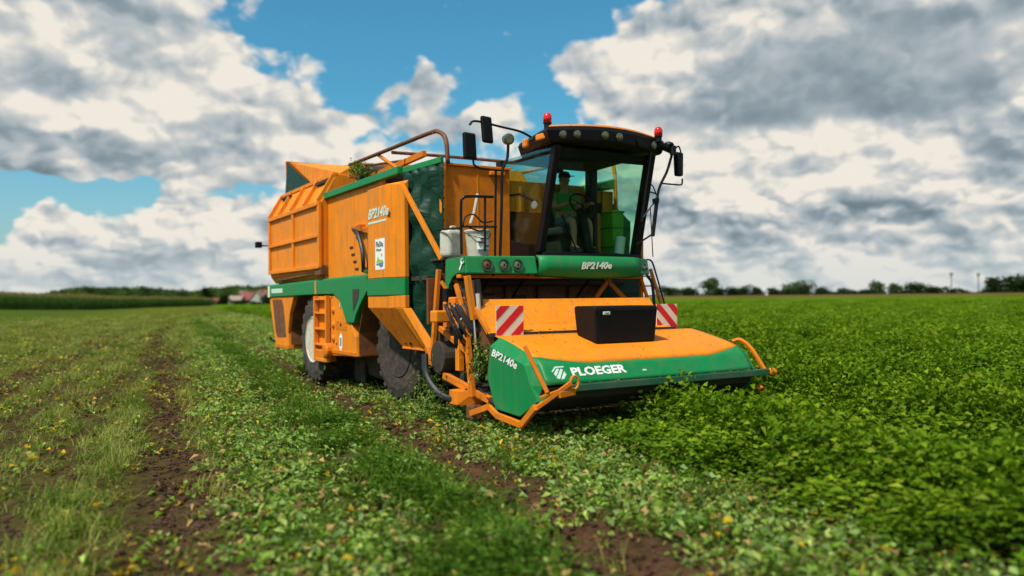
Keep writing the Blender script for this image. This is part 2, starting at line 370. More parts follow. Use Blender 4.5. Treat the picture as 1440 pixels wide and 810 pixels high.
def tarp_mat():
    m, t, out = mat_new('dark_green_tarpaulin'); p = t.node('ShaderNodeBsdfPrincipled'); v = geo(t)
    t.put(p.inputs['Base Color'], t.mix(t.noise(v, 6, 5), (.001, .02, .010), (.002, .04, .02))); p.inputs['Roughness'].default_value = .45; p.inputs['Specular IOR Level'].default_value = .25
    b = t.node('ShaderNodeBump'); b.inputs['Strength'].default_value = .45; b.inputs['Distance'].default_value = .05
    t.put(b.inputs['Height'], t.noise(t.vm('MULTIPLY', v, (2.2, 2.2, 5)), 1.1, 3, .5, .9)); t.l.new(b.outputs[0], p.inputs['Normal'])
    t.l.new(p.outputs[0], out.inputs[0]); return m
M['tarp'] = tarp_mat()
def leaf_mat(name, trans=.35, gloss=.12, rand=.35, attr='col', patch=0.0):
    m, t, out = mat_new(name)
    a = t.node('ShaderNodeAttribute', attribute_name=attr); info = t.node('ShaderNodeObjectInfo')
    k = t.m('ADD', 1 - rand / 2, t.m('MULTIPLY', info.outputs['Random'], rand))
    c = t.vm('SCALE', a.outputs['Color']); sc_n = c.node; t.put(sc_n.inputs['Scale'], k)
    if patch:
        pn = t.noise(t.vm('MULTIPLY', info.outputs['Location'], (1, 1, 0)), .55, 4, .6)
        c = t.vm('MULTIPLY', c, t.ramp(pn, [(.30, (1 - .6 * patch, 1 - .5 * patch, 1)), (.5, (.98, 1.0, 1)), (.68, (1 + 1.0 * patch, 1 + .6 * patch, 1 + .4 * patch))]))
    d = t.node('ShaderNodeBsdfDiffuse'); t.put(d.inputs[0], c)
    tl = t.node('ShaderNodeBsdfTranslucent'); t.put(tl.inputs[0], t.vm('MULTIPLY', c, (1.25, 1.35, .5)))
    g = t.node('ShaderNodeBsdfGlossy'); g.inputs['Roughness'].default_value = .42; t.put(g.inputs[0], (.9, .95, .9))
    m1 = t.node('ShaderNodeMixShader'); m1.inputs[0].default_value = trans; t.l.new(d.outputs[0], m1.inputs[1]); t.l.new(tl.outputs[0], m1.inputs[2])
    fr = t.node('ShaderNodeLayerWeight'); fr.inputs[0].default_value = .35
    m2 = t.node('ShaderNodeMixShader'); t.put(m2.inputs[0], t.m('MULTIPLY', fr.outputs['Fresnel'], gloss)); t.l.new(m1.outputs[0], m2.inputs[1]); t.l.new(g.outputs[0], m2.inputs[2])
    t.l.new(m2.outputs[0], out.inputs[0]); return m
M['leaf'] = leaf_mat('living_leaves', .35, .008, .4); M['bean_leaf'] = leaf_mat('bean_leaves', .35, .012, .4, patch=.42); M['litter'] = leaf_mat('cut_leaves', .2, .01, .45); M['straw'] = leaf_mat('stubble_blades', .25, .01, .5, patch=.3)
M['crown'] = leaf_mat('tree_leaves', .25, .01, .2)

# ------------------------------------------------------------------ the ground : one sheet to the horizon
def ground_material():
    m, t, out = mat_new('field_ground'); p = t.node('ShaderNodeBsdfPrincipled'); v = geo(t)
    s = t.vm('DOT_PRODUCT', v, (RN[0], RN[1], 0), 1); tt = t.vm('DOT_PRODUCT', v, (RT[0], RT[1], 0), 1)
    row = t.xyz(s, t.m('MULTIPLY', tt, .3), 0)
    wn = t.m('MULTIPLY', t.m('SUBTRACT', t.noise(row, 1.1, 4), .5), .9)
    tc = t.m('MINIMUM', tt, 40.0)
    sw = t.m('ADD', t.m('ADD', s, wn), t.m('MULTIPLY', tc, .025))
    f = t.m('DIVIDE', t.m('ADD', sw, 12.0), 24.0)
    def at_(x): return (x + 12) / 24
    soil, lit, olive, dk, gr = (.115, .056, .034), (.05, .055, .018), (.075, .066, .022), (.05, .042, .02), (.055, .09, .014)
    stops = [(-11.5, gr), (-9, olive), (-7.9, dk), (-7.0, olive), (-4.2, olive), (-3.4, soil), (-2.4, olive), (-.3, olive), (.35, soil), (.8, lit), (1.5, lit), (2.0, gr), (2.5, soil), (3.0, soil), (3.4, lit), (4.4, lit), (4.7, dk)]
    c = t.ramp(f, [(at_(a), b) for a, b in stops])
    strp = t.noise(t.xyz(t.m('MULTIPLY', s, 1.6), t.m('MULTIPLY', tt, .04), 0), 1.0, 4, .6)
    c = t.mix(t.ss(strp, .42, .62, .55, 0), c, (.052, .038, .018))
    clod = t.noise(v, 9.0, 6, .65); patch = t.noise(row, .55, 5, .6)
    c = t.mix(t.ss(patch, .38, .72, 0, .65), c, t.mix(clod, (.07, .04, .024), (.105, .085, .035)))
    c = t.mix(1.0, c, t.ramp(clod, [(.25, (.45, .45, .45)), (.75, (1.35, 1.3, 1.2))]), 'MULTIPLY')
    # far stubble closes to a pale olive sward with darker drill lines
    far = t.ss(t.vm('LENGTH', v, None, 1), 22.0, 60.0)
    lines = t.noise(t.xyz(t.m('MULTIPLY', s, 1.4), t.m('MULTIPLY', tt, .03), 0), 1.0, 6, .68)
    fc = t.ramp(lines, [(.32, (.05, .07, .010)), (.5, (.085, .105, .016)), (.68, (.13, .14, .022))])
    left = t.ss(s, -7.0, -20.0)
    fc = t.mix(t.m('MULTIPLY', left, .8), fc, t.mix(lines, (.03, .055, .008), (.07, .11, .018)))
    c = t.mix(far, c, fc)
    t.put(p.inputs['Base Color'], c); p.inputs['Roughness'].default_value = 1.0; p.inputs['Specular IOR Level'].default_value = 0.0
    b = t.node('ShaderNodeBump'); b.inputs['Strength'].default_value = .7; b.inputs['Distance'].default_value = .05
    t.put(b.inputs['Height'], t.m('ADD', clod, t.noise(v, 38, 4, .6))); t.l.new(b.outputs[0], p.inputs['Normal'])
    t.l.new(p.outputs[0], out.inputs[0]); return m
M['ground'] = ground_material()
def graded(lo, dense0, dense1, hi, step, k=1.16):
    a = list(np.arange(dense0, dense1, step)); d = step; x = a[-1]
    while x < hi: d *= k; x += d; a.append(x)
    d = step; x = dense0
    while x > lo: d *= k; x -= d; a.insert(0, x)
    return np.array(a)
S_, T_ = graded(-4200, -7, 7.5, 4200, .075), graded(-300, 1.5, 24, 5000, .085, 1.12)
SS, TT = np.meshgrid(S_, T_); GX, GY = xy(SS, TT); GZ = ground_z(GX, GY)
def grid_mesh(name, X, Y, Z):
    n, k = X.shape; me = bpy.data.meshes.new(name); co = np.stack([X, Y, Z], -1).reshape(-1, 3)
    idx = np.arange(n * k).reshape(n, k); q = np.stack([idx[:-1, :-1], idx[:-1, 1:], idx[1:, 1:], idx[1:, :-1]], -1).reshape(-1, 4)
    me.vertices.add(len(co)); me.vertices.foreach_set('co', co.ravel()); me.loops.add(q.size); me.loops.foreach_set('vertex_index', q.ravel().astype(np.int32))
    me.polygons.add(len(q)); me.polygons.foreach_set('loop_start', (np.arange(len(q)) * 4).astype(np.int32)); me.update(); me.validate(); me.shade_smooth()
    return me
g = bpy.data.objects.new('ground', grid_mesh('ground', GX, GY, GZ)); COL.objects.link(g); g.data.materials.append(M['ground']); tag(g, kind='structure')

# canopy of the uncut crop where single plants can no longer be told apart
def canopy_material():
    m, t, out = mat_new('far_crop_canopy'); p = t.node('ShaderNodeBsdfPrincipled'); v = geo(t)
    s = t.vm('DOT_PRODUCT', v, (RN[0], RN[1], 0), 1); tt = t.vm('DOT_PRODUCT', v, (RT[0], RT[1], 0), 1)
    a = t.noise(t.xyz(s, t.m('MULTIPLY', tt, .5), 0), .35, 6, .62); b_ = t.noise(v, 3.0, 5, .65)
    c = t.mix(t.ss(b_, .3, .7), (.045, .10, .005), (.10, .185, .010)); c = t.mix(t.ss(a, .35, .7, 0, .6), c, (.065, .125, .006))
    t.put(p.inputs['Base Color'], c); p.inputs['Roughness'].default_value = 1.0; p.inputs['Specular IOR Level'].default_value = 0.0
    b = t.node('ShaderNodeBump'); b.inputs['Strength'].default_value = 1.0; b.inputs['Distance'].default_value = .25
    t.put(b.inputs['Height'], b_); t.l.new(b.outputs[0], p.inputs['Normal']); t.l.new(p.outputs[0], out.inputs[0]); return m
M['canopy'] = canopy_material()
s1 = np.concatenate([np.arange(6.9, 30, .3), graded(30, 30, 32, 700, .35, 1.05)[1:]]); t1 = graded(20, 20, 40, 560, .35, 1.03)
CS, CT = np.meshgrid(s1, t1); cx_, cy_ = xy(CS, CT)
tram = gauss(CS - 35.2, .45) + gauss(CS - 63, .6) + gauss(CS - 91, .8)
cz = .34 + .16 * (fbm(CS * .9, CT * .5, 5) - .5) + .16 * np.cos((CS - 4.3) / 2.42 * 2 * np.pi) * (1 - sstep(CS, 12, 30)) * .5 - .32 * np.minimum(tram, 1)
cz = np.where((CS < 7.2) | (CT < 20.5), 0.02, cz)
cn = bpy.data.objects.new('crop_canopy', grid_mesh('crop_canopy', cx_, cy_, cz)); COL.objects.link(cn); cn.data.materials.append(M['canopy']); tag(cn, kind='structure')
# dry bank beyond the crop
mb = MB(); rows = []
for k, (d, z) in enumerate([(0, .25), (6, 1.2), (14, 2.0), (30, 1.9), (60, .2)]):
    rows.append([(x, 500 - .05 * x + d, z + .35 * vnoise(np.array(x * .05), np.array(k * 3.0), 4).item()) for x in range(40, 900, 10)])
mb.sheet(rows)
M['dry'] = principled('dry_grass', (.115, .085, .025), 1.0, dirt=.7, dirt_col=(.07, .075, .018), scale=.15, spec=0.0)
tag(mb.build('dry_bank', M['dry'], smooth=True), kind='structure')

# ------------------------------------------------------------------ the pea and bean harvester
HV = empty('bean_harvester', (HX, HY, 0), HA)
tag(HV, 'large orange and green self propelled bean harvester with glazed cab working in the field', 'harvester')
W = 3.45                                             # width of the picking header
def part(name, mb, mat, parent=None, bev=.006, **kw): return mb.build(name, M[mat], parent or HV, bev=bev, **kw)

# --- header hood : orange top, green front with a curved paint line
prof = [(.76, 1.185), (.55, 1.145), (.3, 1.09), (.0, 1.015), (-.14, .965), (-.245, .892), (-.39, .675)]
cum = [0]
for a, b in zip(prof, prof[1:]): cum.append(cum[-1] + math.dist(a, b))
def at_len(l):
    for i in range(len(prof) - 1):
        if l <= cum[i + 1] or i == len(prof) - 2:
            k = (l - cum[i]) / (cum[i + 1] - cum[i]); a, b = prof[i], prof[i + 1]
            return a[0] + (b[0] - a[0]) * k, a[1] + (b[1] - a[1]) * k
LE = cum[-1]; L5 = cum[5]
us = [.08 + (W - .14) * i / 48 for i in range(49)]
def line_(u):                                        # where orange meets green
    e = min(u - .08, W - .06 - u); x = max(0, 1 - e / .75)
    return L5 + .012 - .17 * x ** 1.6
def endpull(u): return .0
top = MB().sheet([[(u, *at_len(line_(u) * j / 14)) for j in range(15)] for u in us])
hood = part('header_hood', top, 'orange', bev=0, smooth=True, solid=.012, label='orange sloping hood of the picking header')
fr = MB().sheet([[(u, *at_len(line_(u) + (LE - line_(u)) * j / 6)) for j in range(7)] for u in us])
front = part('header_front', fr, 'green', bev=0, smooth=True, solid=.012, label='green front of the picking header with white lettering')
FX = Vector((1, 0, 0)); FY = (Vector((0, -.245, .892)) - Vector((0, -.39, .675))).normalized(); FN = FX.cross(FY)
def on_front(u, h): return Vector((u, -.39, .675)) + FY * h + FN * .0075
lettering('PLOEGER', 'brand_lettering', .80, on_front(.47, .085), FX, FY, M['white'], front, height=.115, bold=.035)
emb = MB()
e0 = on_front(.20, .06)
def eq(pts): return [e0 + FX * a * .19 + FY * b * .165 for a, b in pts]
emb.prism(eq([(0, .62), (.35, 1), (1, 1), (1, .9), (.4, .9), (.08, .58)]), FN * .003)
emb.prism(eq([(.12, .45), (.42, .82), (.62, .82), (.2, .22)]), FN * .003)
emb.prism(eq([(.2, .1), (.72, .82), (.86, .72), (.42, .02)]), FN * .003)
emb.prism(eq([(.5, 0), (.9, .6), (1, .35), (.72, 0)]), FN * .003)
part('brand_emblem', emb, 'pale_print', front, bev=0)
for u in (1.53, 1.56): part('bolt', MB().lathe(on_front(u, .10), FN, [(0, .014), (.008, .012)], 8), 'pale_print', front, bev=0)
# right end closing plate of the hood
outl = [(.76, 1.17), (.3, 1.075), (-.13, .955), (-.24, .885), (-.385, .67), (-.30, .45), (.05, .33), (.6, .36), (.78, .7)]
part('end_plate', MB().prism([(W - .05, v, z) for v, z in outl], (.035, 0, 0)), 'green', bev=.012)
# left end plate: flat outer sheet plus a wide bevelled rim
outer = [(.69, 1.06), (-.10, .88), (-.22, .66), (-.385, .50), (.02, .285), (.58, .31), (.77, .67)]
lp = part('end_plate', MB().prism([(-.03, v, z) for v, z in outer], (.03, 0, 0)), 'green', bev=.008)
rim_in = [(.62, 1.175), (.3, 1.10), (-.13, .975), (-.25, .90), (-.40, .67), (-.40, .50)]
rim_out = [(.69, 1.06), (.30, .971), (-.10, .88), (-.155, .78), (-.22, .66), (-.385, .50)]
bv = MB().sheet([[(-.03, *a) for a in rim_out], [(.075, *a) for a in rim_in]])
bv.sheet([[(-.03, .69, 1.06), (.075, .62, 1.175)], [(-.03, .77, .67), (.075, .80, .72)]])
part('end_rim', bv, 'green', lp, bev=0, solid=.01)
lettering('BP2140e', 'model_lettering', .60, (-.0335, .655, .955), (0, -1, -.225), (0, -.22, 1), M['white'], lp, height=.095, bold=.02, shear=.25)
# dark lip, dark underside and picking drum
part('crop_lip', MB().hexa([(.30, -.45, .585), (3.66, -.45, .585), (3.66, -.36, .585), (.30, -.36, .585), (.30, -.44, .665), (3.66, -.44, .665), (3.66, -.375, .672), (.30, -.375, .672)]), 'green_dark', bev=.01)
part('header_apron', MB().sheet([[(u, -.38, .64), (u, -.30, .50), (u, -.05, .36), (u, .6, .32), (u, 1.3, .55)] for u in (.02, W - .06)]), 'dark', bev=0, solid=.02)
dr = MB().lathe((.1, .35, .66), (1, 0, 0), [(0, .27), (3.2, .27)], 20)
for k in range(14):
    a = k * 2 * math.pi / 14
    dr.box((.1, .35 + .3 * math.cos(a) - .012, .66 + .3 * math.sin(a) - .012), (3.3, .35 + .3 * math.cos(a) + .012, .66 + .3 * math.sin(a) + .012))
part('picking_drum', dr, 'dark', bev=0)
# skid bars, divider arms
for u, mir in ((-.09, 1), (W + .06, -1)):
    sk = MB()
    for a, b in (((u, 1.10, .20), (u, .62, .34)), ((u, .44, .255), (u, -.12, .215)), ((u, -.12, .215), (u, -.42, .45))): sk.bar(a, b, .045, .075)
    sk.bar((u, .62, .335), (u, .42, .25), .045, .07)
    part('skid_bar', sk, 'orange_dirty_shaded')
da = MB()
da.bar((-.07, -.17, 1.11), (.05, -.45, .60), .035, .04); da.bar((-.08, -.40, .43), (.34, -.50, .70), .04, .05); da.bar((-.03, -.42, .55), (.20, -.47, .62), .03, .03)
da.bar((.18, -.48, .57), (.40, -.47, .59), .05, .07)
dv = part('divider_arm', da, 'orange_dirty_shaded')
part('ring', MB().tube([(.38 + .055 * math.cos(a), -.5, .70 + .075 * math.sin(a)) for a in [i * math.pi / 6 for i in range(-4, 9)]], .013, 6), 'orange', dv, bev=0)
da = MB().tube(arc([(3.40, -.02, 1.03), (3.47, -.10, 1.05), (3.55, -.22, .93), (3.62, -.38, .66)]), .032, 6)
dv = part('divider_arm', da, 'orange_dirty_shaded', bev=0)
part('end_knob', MB().lathe((3.66, -.42, .62), (1, 0, 0), [(0, .035), (.04, .06), (.10, .06), (.14, .03)], 10), 'orange_dirty_shaded', dv)
# black storage box on the hood
bx = MB().hexa([(1.20, .17, 1.066), (2.18, .17, 1.064), (2.20, .62, 1.165), (1.22, .62, 1.165), (1.17, .14, 1.545), (2.21, .14, 1.545), (2.21, .64, 1.545), (1.19, .64, 1.545)])
sb = part('storage_box', bx, 'black', bev=.035, segs=3, label='black plastic storage box bolted on the hood')
part('lid_rim', MB().box((1.165, .132, 1.485), (2.215, .15, 1.50)), 'black_steel', sb, bev=.004)
part('name_plate', MB().box((1.29, .128, 1.435), (1.40, .146, 1.475)), 'pale_print', sb, bev=.006)
part('badge_print', MB().box((1.315, .124, 1.448), (1.375, .131, 1.462)), 'blue_print', sb, bev=0)
# striped warning boards
def board(u0, u1, v, z0, z1, flip):
    bd = part('warning_board', MB().box((u0, v, z0), (u1, v + .012, z1)), 'cream', bev=.002, label='square board with red and cream diagonal stripes')
    w_, h_ = u1 - u0, z1 - z0
    for k in range(-1, 3):
        pts = []
        lo, hi = (k * .667 - .1667) * w_, (k * .667 + .1667) * w_        # diagonal band x - y in [lo, hi]
        poly = [(0, 0), (w_, 0), (w_, h_), (0, h_)]
        def clip(P, fn):
            Q = []
            for i in range(len(P)):
                a, b = P[i], P[(i + 1) % len(P)]; fa, fb = fn(a), fn(b)
                if fa >= 0: Q.append(a)
                if fa * fb < 0:
                    q = fa / (fa - fb); Q.append((a[0] + (b[0] - a[0]) * q, a[1] + (b[1] - a[1]) * q))
            return Q
        poly = clip(poly, lambda p: p[0] - p[1] * w_ / h_ - lo + 0.0)
        if poly: poly = clip(poly, lambda p: hi - (p[0] - p[1] * w_ / h_))
        if len(poly) < 3: continue
        pts = [((u1 - a) if flip else (u0 + a), v - .003, z0 + b) for a, b in poly]
        part('stripe', MB().prism(pts, (0, .004, 0)), 'red', bd, bev=0)
board(.10, .50, .76, 1.185, 1.56, False); board(2.80, 3.19, .84, 1.175, 1.55, True)
for u, v in ((.28, .80), (3.0, .875)): part('board_bracket', MB().bar((u, v, 1.16), (u, v, 1.5), .03, .03), 'dark', bev=.003)
# orange conveyor trough behind the header
part('trough_panel', MB().sheet([[(u, .80, 1.215), (u, .95, 1.30), (u, 1.22, 1.585), (u, 1.26, 1.635), (u, 1.36, 1.635)] for u in (.02, 1.2, 2.4, 3.02)]), 'orange', bev=0, solid=.02)
part('trough_cheek', MB().prism([(.10, .82, 1.20), (.10, 1.36, 1.635), (.10, 1.9, 1.60), (.10, 1.9, .8), (.10, .82, .8)], (.03, 0, 0)), 'rust_and_shade')  # left cheek coloured dark to stand in for the shaded interior
part('linkage_shade_panel', MB().box((.14, 1.3, .45), (.18, 2.3, 1.9)), 'dark')  # dark panel added as the shade behind the header arms
part('trough_edge', MB().bar((.04, .84, 1.22), (.04, 1.30, 1.62), .05, .06), 'orange_dirty_shaded')
part('linkage_bar', MB().bar((.05, 1.75, 1.85), (.06, 1.35, 1.12), .05, .06), 'orange_dirty_shaded')
part('linkage_bar', MB().bar((.0, 2.15, 1.25), (.02, 1.35, .95), .05, .07), 'orange_dirty_shaded')
part('accumulator', MB().lathe((.02, 1.62, 1.0), (0, 0, 1), [(0, .05), (.05, .07), (.26, .07), (.31, .04)], 12), 'black_steel', bev=0)
part('junction_box', MB().box((-.02, 1.9, 1.62), (.10, 2.04, 1.80)), 'black', bev=.015)
part('trough_cheek', MB().prism([(3.03, .82, 1.20), (3.03, 1.36, 1.635), (3.03, 1.9, 1.60), (3.03, 1.9, .8), (3.03, .82, .8)], (.03, 0, 0)), 'orange_dirty_shaded')
part('hood_seal', MB().box((.02, .77, 1.17), (3.1, .80, 1.225)), 'dark')

# --- chassis, underbody
part('chassis_beam', MB().box((.75, 1.9, .62), (2.75, 10.4, 1.15)), 'dark')
part('threshing_drum', MB().lathe((.4, 2.1, .72), (1, 0, 0), [(0, .32), (2.6, .32)], 18), 'dark', bev=0)
part('belly_pan', MB().hexa([(.5, 5.0, .18), (2.9, 5.0, .18), (2.9, 7.1, .30), (.5, 7.1, .30), (.4, 4.8, .7), (3.0, 4.8, .7), (3.0, 7.2, .7), (.4, 7.2, .7)]), 'dark', bev=.03)
part('deck', MB().box((.02, 2.6, 1.93), (3.45, 11.1, 1.995)), 'dark')
part('mud_flap', MB().box((.42, 6.2, .12), (.46, 6.75, .75)), 'rubber', bev=.003)
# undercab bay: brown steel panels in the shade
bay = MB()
part('bay_wall', MB().box((.1, 2.35, 1.0), (3.35, 2.42, 2.02)), 'rust_and_shade')
for u in (.62, 1.15, 1.72, 2.3): part('bay_panel', MB().box((u, 2.29, 1.5), (u + .48, 2.345, 1.86)), 'rust_and_shade', bev=.02)
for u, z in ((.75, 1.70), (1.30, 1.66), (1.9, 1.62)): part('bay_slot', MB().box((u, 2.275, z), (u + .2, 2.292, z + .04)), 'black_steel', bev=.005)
for u in (.55, 1.12, 2.28): part('bay_hose', MB().tube(arc([(u, 1.62, 1.98), (u + .03, 1.9, 1.84), (u + .05, 2.2, 1.6), (u, 2.25, 1.45)]), .022, 6), 'hose', bev=0)
part('cross_beam', MB().box((.05, 1.62, 1.935), (3.2, 1.74, 1.985)), 'orange_dirty_shaded')
part('bay_pipe', MB().tube([(.2, 2.1, 1.88), (3.2, 2.1, 1.88)], .045, 8), 'dark', bev=0)
for u0, u1 in ((2.55, 2.95), (3.2, 2.85)): part('bay_strut', MB().bar((u0, 2.0, 1.60), (u1, 2.1, 1.96), .05, .07), 'orange_dirty_shaded')
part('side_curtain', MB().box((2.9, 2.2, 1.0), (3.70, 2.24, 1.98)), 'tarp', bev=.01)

# --- front band under the cab
bl = part('lamp_panel', MB().hexa([(.06, 1.47, 1.985), (1.15, 1.40, 1.985), (1.15, 1.62, 1.985), (.06, 1.62, 1.985), (.06, 1.52, 2.225), (1.15, 1.46, 2.24), (1.15, 1.66, 2.24), (.06, 1.66, 2.225)]), 'green', bev=.02, label='green lamp panel left of the model name')
for u, c in ((.36, 'rust_and_shade'), (.615, 'lens'), (.825, 'lens')):
    vv = 1.487 - .06 * u + .0
    b_ = part('lamp_bezel', MB().lathe((u + .01, vv - .012, 2.105), (0, -1, .15), [(0, .088), (.012, .088), (.012, .07), (0, .065)], 20), 'green_dark', bl, bev=0)
    part('headlamp', MB().lathe((u, vv - .006, 2.105), (0, -1, .15), [(-.02, .055), (.012, .055), (.024, .035), (.028, .01)], 16), c, bl, bev=0)
    part('lamp_core', MB().lathe((u, vv - .030, 2.105), (0, -1, .15), [(0, .016), (.008, .014)], 8), 'black_steel', bl, bev=0)
cb = MB(); rows = []
for i in range(13):
    k = i / 12; u = 1.165 + (3.0 - 1.165) * k; bul = .09 * math.sin(math.pi * k) ** .8
    rows.append([(u, 1.48 - bul, 2.245), (u, 1.42 - bul, 2.22), (u, 1.40 - bul * 1.1, 2.10), (u, 1.44 - bul, 1.985 - .035 * math.sin(math.pi * k)), (u, 1.52 - bul, 1.965 - .03 * math.sin(math.pi * k))])
cb.sheet(rows)
fb = part('front_band', cb, 'green', bev=0, smooth=True, solid=.02, label='green band below the windscreen with the model name')
lettering('BP2140e', 'model_lettering', .545, (1.80, 1.284, 2.055), (1, .0, .02), (0, -.05, 1), M['white'], fb, height=.105, bold=.03, shear=.28)
rb = part('lamp_panel', MB().hexa([(3.01, 1.42, 1.985), (3.36, 1.62, 2.0), (3.36, 1.85, 2.0), (3.01, 1.7, 1.985), (3.01, 1.47, 2.245), (3.36, 1.67, 2.245), (3.36, 1.87, 2.245), (3.01, 1.72, 2.245)]), 'green', bev=.02)
for u, z in ((3.13, 2.10), (3.22, 2.115)): part('headlamp', MB().lathe((u, 1.42 + (u - 3.01) * .57 + .022, z), (.5, -.87, .12), [(-.02, .05), (.02, .045), (.03, .02)], 14), 'lens', rb, bev=0)
# platform with its green side skirt
part('platform', MB().box((.08, 1.66, 2.20), (1.42, 2.62, 2.235)), 'dark')
sk = [(.05, 1.52, 2.22), (.05, 2.06, 2.20), (.05, 2.10, 1.66), (.05, 2.02, 1.66), (.05, 1.97, 1.84), (.05, 1.86, 1.95), (.05, 1.72, 2.0), (.05, 1.52, 2.0)]
ss_ = part('platform_skirt', MB().prism(sk, (.03, 0, 0)), 'green')
wr = MB().bar((.042, 1.63, 2.04), (.042, 1.56, 2.13), .03, .006, (1, 0, 0))
wr.tube([(.042, 1.545 + .035 * math.cos(a), 2.155 + .035 * math.sin(a)) for a in [i * math.pi / 6 for i in range(-6, 4)]], .010, 6)
part('spanner_mark', wr, 'white', ss_, bev=0)

# --- cab
cab = part('cab_floor', MB().box((1.42, 1.72, 2.22), (3.20, 2.95, 2.32)), 'dark')
WT, WB = 1.36, 1.74          # windscreen : v at the top, v at the sill
ZT, ZB = 3.80, 2.31
def pil(u, vb, vt, wd, dp, zb=ZB, zt=ZT, du=0.0):
    return MB().hexa([(u - wd / 2, vb - dp / 2, zb), (u + wd / 2, vb - dp / 2, zb), (u + wd / 2, vb + dp / 2, zb), (u - wd / 2, vb + dp / 2, zb),
                      (u + du - wd / 2, vt - dp / 2, zt), (u + du + wd / 2, vt - dp / 2, zt), (u + du + wd / 2, vt + dp / 2, zt), (u + du - wd / 2, vt + dp / 2, zt)])
for u, wd in ((1.40, .10), (3.17, .13)): part('front_pillar', pil(u, WB, WT, wd, .13, du=.05 if u < 2 else 0), 'black_steel', bev=.015)
for u, wd in ((1.41, .09), (3.17, .15)): part('rear_pillar', pil(u, 2.86, 2.84, wd, .16), 'black_steel', bev=.015)
part('rear_post', pil(2.60, 2.92, 2.90, .05, .06), 'black_steel', bev=.01)
part('windscreen', MB().hexa([(1.45, WB - .03, ZB), (3.11, WB - .03, ZB), (3.11, WB - .022, ZB), (1.45, WB - .022, ZB), (1.49, WT - .03, ZT), (3.12, WT - .03, ZT), (3.12, WT - .022, ZT), (1.49, WT - .022, ZT)]), 'glass', bev=0)
part('side_window', MB().hexa([(1.395, WB + .07, ZB), (1.403, WB + .07, ZB), (1.403, 2.81, ZB), (1.395, 2.81, ZB), (1.435, WT + .08, ZT), (1.443, WT + .08, ZT), (1.443, 2.79, ZT), (1.435, 2.79, ZT)]), 'glass_side', bev=0)
part('side_window', MB().hexa([(3.205, WB + .07, ZB), (3.213, WB + .07, ZB), (3.213, 2.81, ZB), (3.205, 2.81, ZB), (3.205, WT + .08, ZT), (3.213, WT + .08, ZT), (3.213, 2.79, ZT), (3.205, 2.79, ZT)]), 'glass', bev=0)
part('rear_window', MB().box((1.46, 2.90, 3.05), (2.57, 2.908, ZT)), 'glass', bev=0)
part('rear_window', MB().box((2.63, 2.90, 2.78), (3.10, 2.908, ZT)), 'glass', bev=0)
part('rear_wall', MB().box((1.42, 2.88, 2.30), (2.60, 2.93, 3.03)).box((2.602, 2.885, 2.30), (3.10, 2.925, 2.76)), 'black_steel')
part('header_blind', MB().hexa([(1.46, 1.42, 3.64), (3.12, 1.42, 3.66), (3.12, 1.47, 3.66), (1.46, 1.47, 3.64), (1.49, 1.385, 3.79), (3.12, 1.385, 3.79), (3.12, 1.45, 3.79), (1.49, 1.45, 3.79)]), 'black_steel', bev=.01)
part('window_rail', MB().tube([(1.40, WB + .1, 3.05), (1.415, 2.3, 3.22), (1.41, 2.84, 3.24)], .018, 6), 'black_steel', bev=0)
part('cab_sill', MB().box((1.40, WB - .10, 2.245), (3.22, WB + .06, 2.315)), 'black_steel', bev=.012)
part('door_sill', MB().hexa([(1.37, WB + .02, 2.235), (1.43, WB + .02, 2.235), (1.43, 2.86, 2.235), (1.37, 2.86, 2.235), (1.37, WB + .02, 2.42), (1.43, WB + .02, 2.42), (1.43, 2.86, 2.58), (1.37, 2.86, 2.58)]), 'black_steel', bev=.012)
# roof: black visor ring and orange cap
vis = MB(); ring = []
for i in range(25):
    k = i / 24; u = 1.26 + (3.36 - 1.26) * k; bow = .17 * math.sin(math.pi * k)
    ring.append((u, 1.28 - bow))
def roofring(z, off): return [(2.31 + (u - 2.31) * (1 + off), v - off * .4, z + .05 * (1 - ((u - 2.31) / 1.05) ** 2)) for u, v in ring] + [(3.33 + off, 2.2, z), (3.30, 3.0, z - .02), (2.0, 3.0, z - .02), (1.52 - off, 2.45, z - .01)]
rr = [roofring(3.81, -.05), roofring(3.835, -.02), roofring(3.97, .03), roofring(4.025, .0)]
n = len(rr[0]); vs = [p for r_ in rr for p in r_]
vis.add(vs, [(i * n + k, i * n + (k + 1) % n, (i + 1) * n + (k + 1) % n, (i + 1) * n + k) for i in range(3) for k in range(n)] + [tuple(range(n)), tuple(range(3 * n, 4 * n))])
roof = part('cab_roof', vis, 'black_steel', bev=0)
cap = MB(); rr = [roofring(4.03, -.02), roofring(4.055, -.05), roofring(4.065, -.2)]
vs = [p for r_ in rr for p in r_]
cap.add(vs, [(i * n + k, i * n + (k + 1) % n, (i + 1) * n + (k + 1) % n, (i + 1) * n + k) for i in range(2) for k in range(n)] + [tuple(range(n)), tuple(range(2 * n, 3 * n))])
part('roof_cap', cap, 'orange', roof, bev=0)
part('roof_hatch', MB().hexa([(2.55, 1.4, 4.09), (3.05, 1.4, 4.09), (3.05, 2.2, 4.09), (2.55, 2.2, 4.09), (2.60, 1.48, 4.21), (3.02, 1.48, 4.19), (3.02, 2.15, 4.19), (2.60, 2.15, 4.21)]), 'orange', roof, bev=.02)
def vis_pt(u, z):
    k = (u - 1.26) / 2.1; return Vector((u, 1.28 - .17 * math.sin(math.pi * max(0, min(1, k))) - .012, z + .05 * (1 - ((u - 2.31) / 1.05) ** 2)))
for u in (1.47, 1.68, 2.12, 2.37): part('roof_lamp', MB().lathe(vis_pt(u, 3.905), (0, -1, -.1), [(-.03, .058), (.010, .056), (.018, .04), (.022, .02)], 16), 'lens', roof, bev=0)
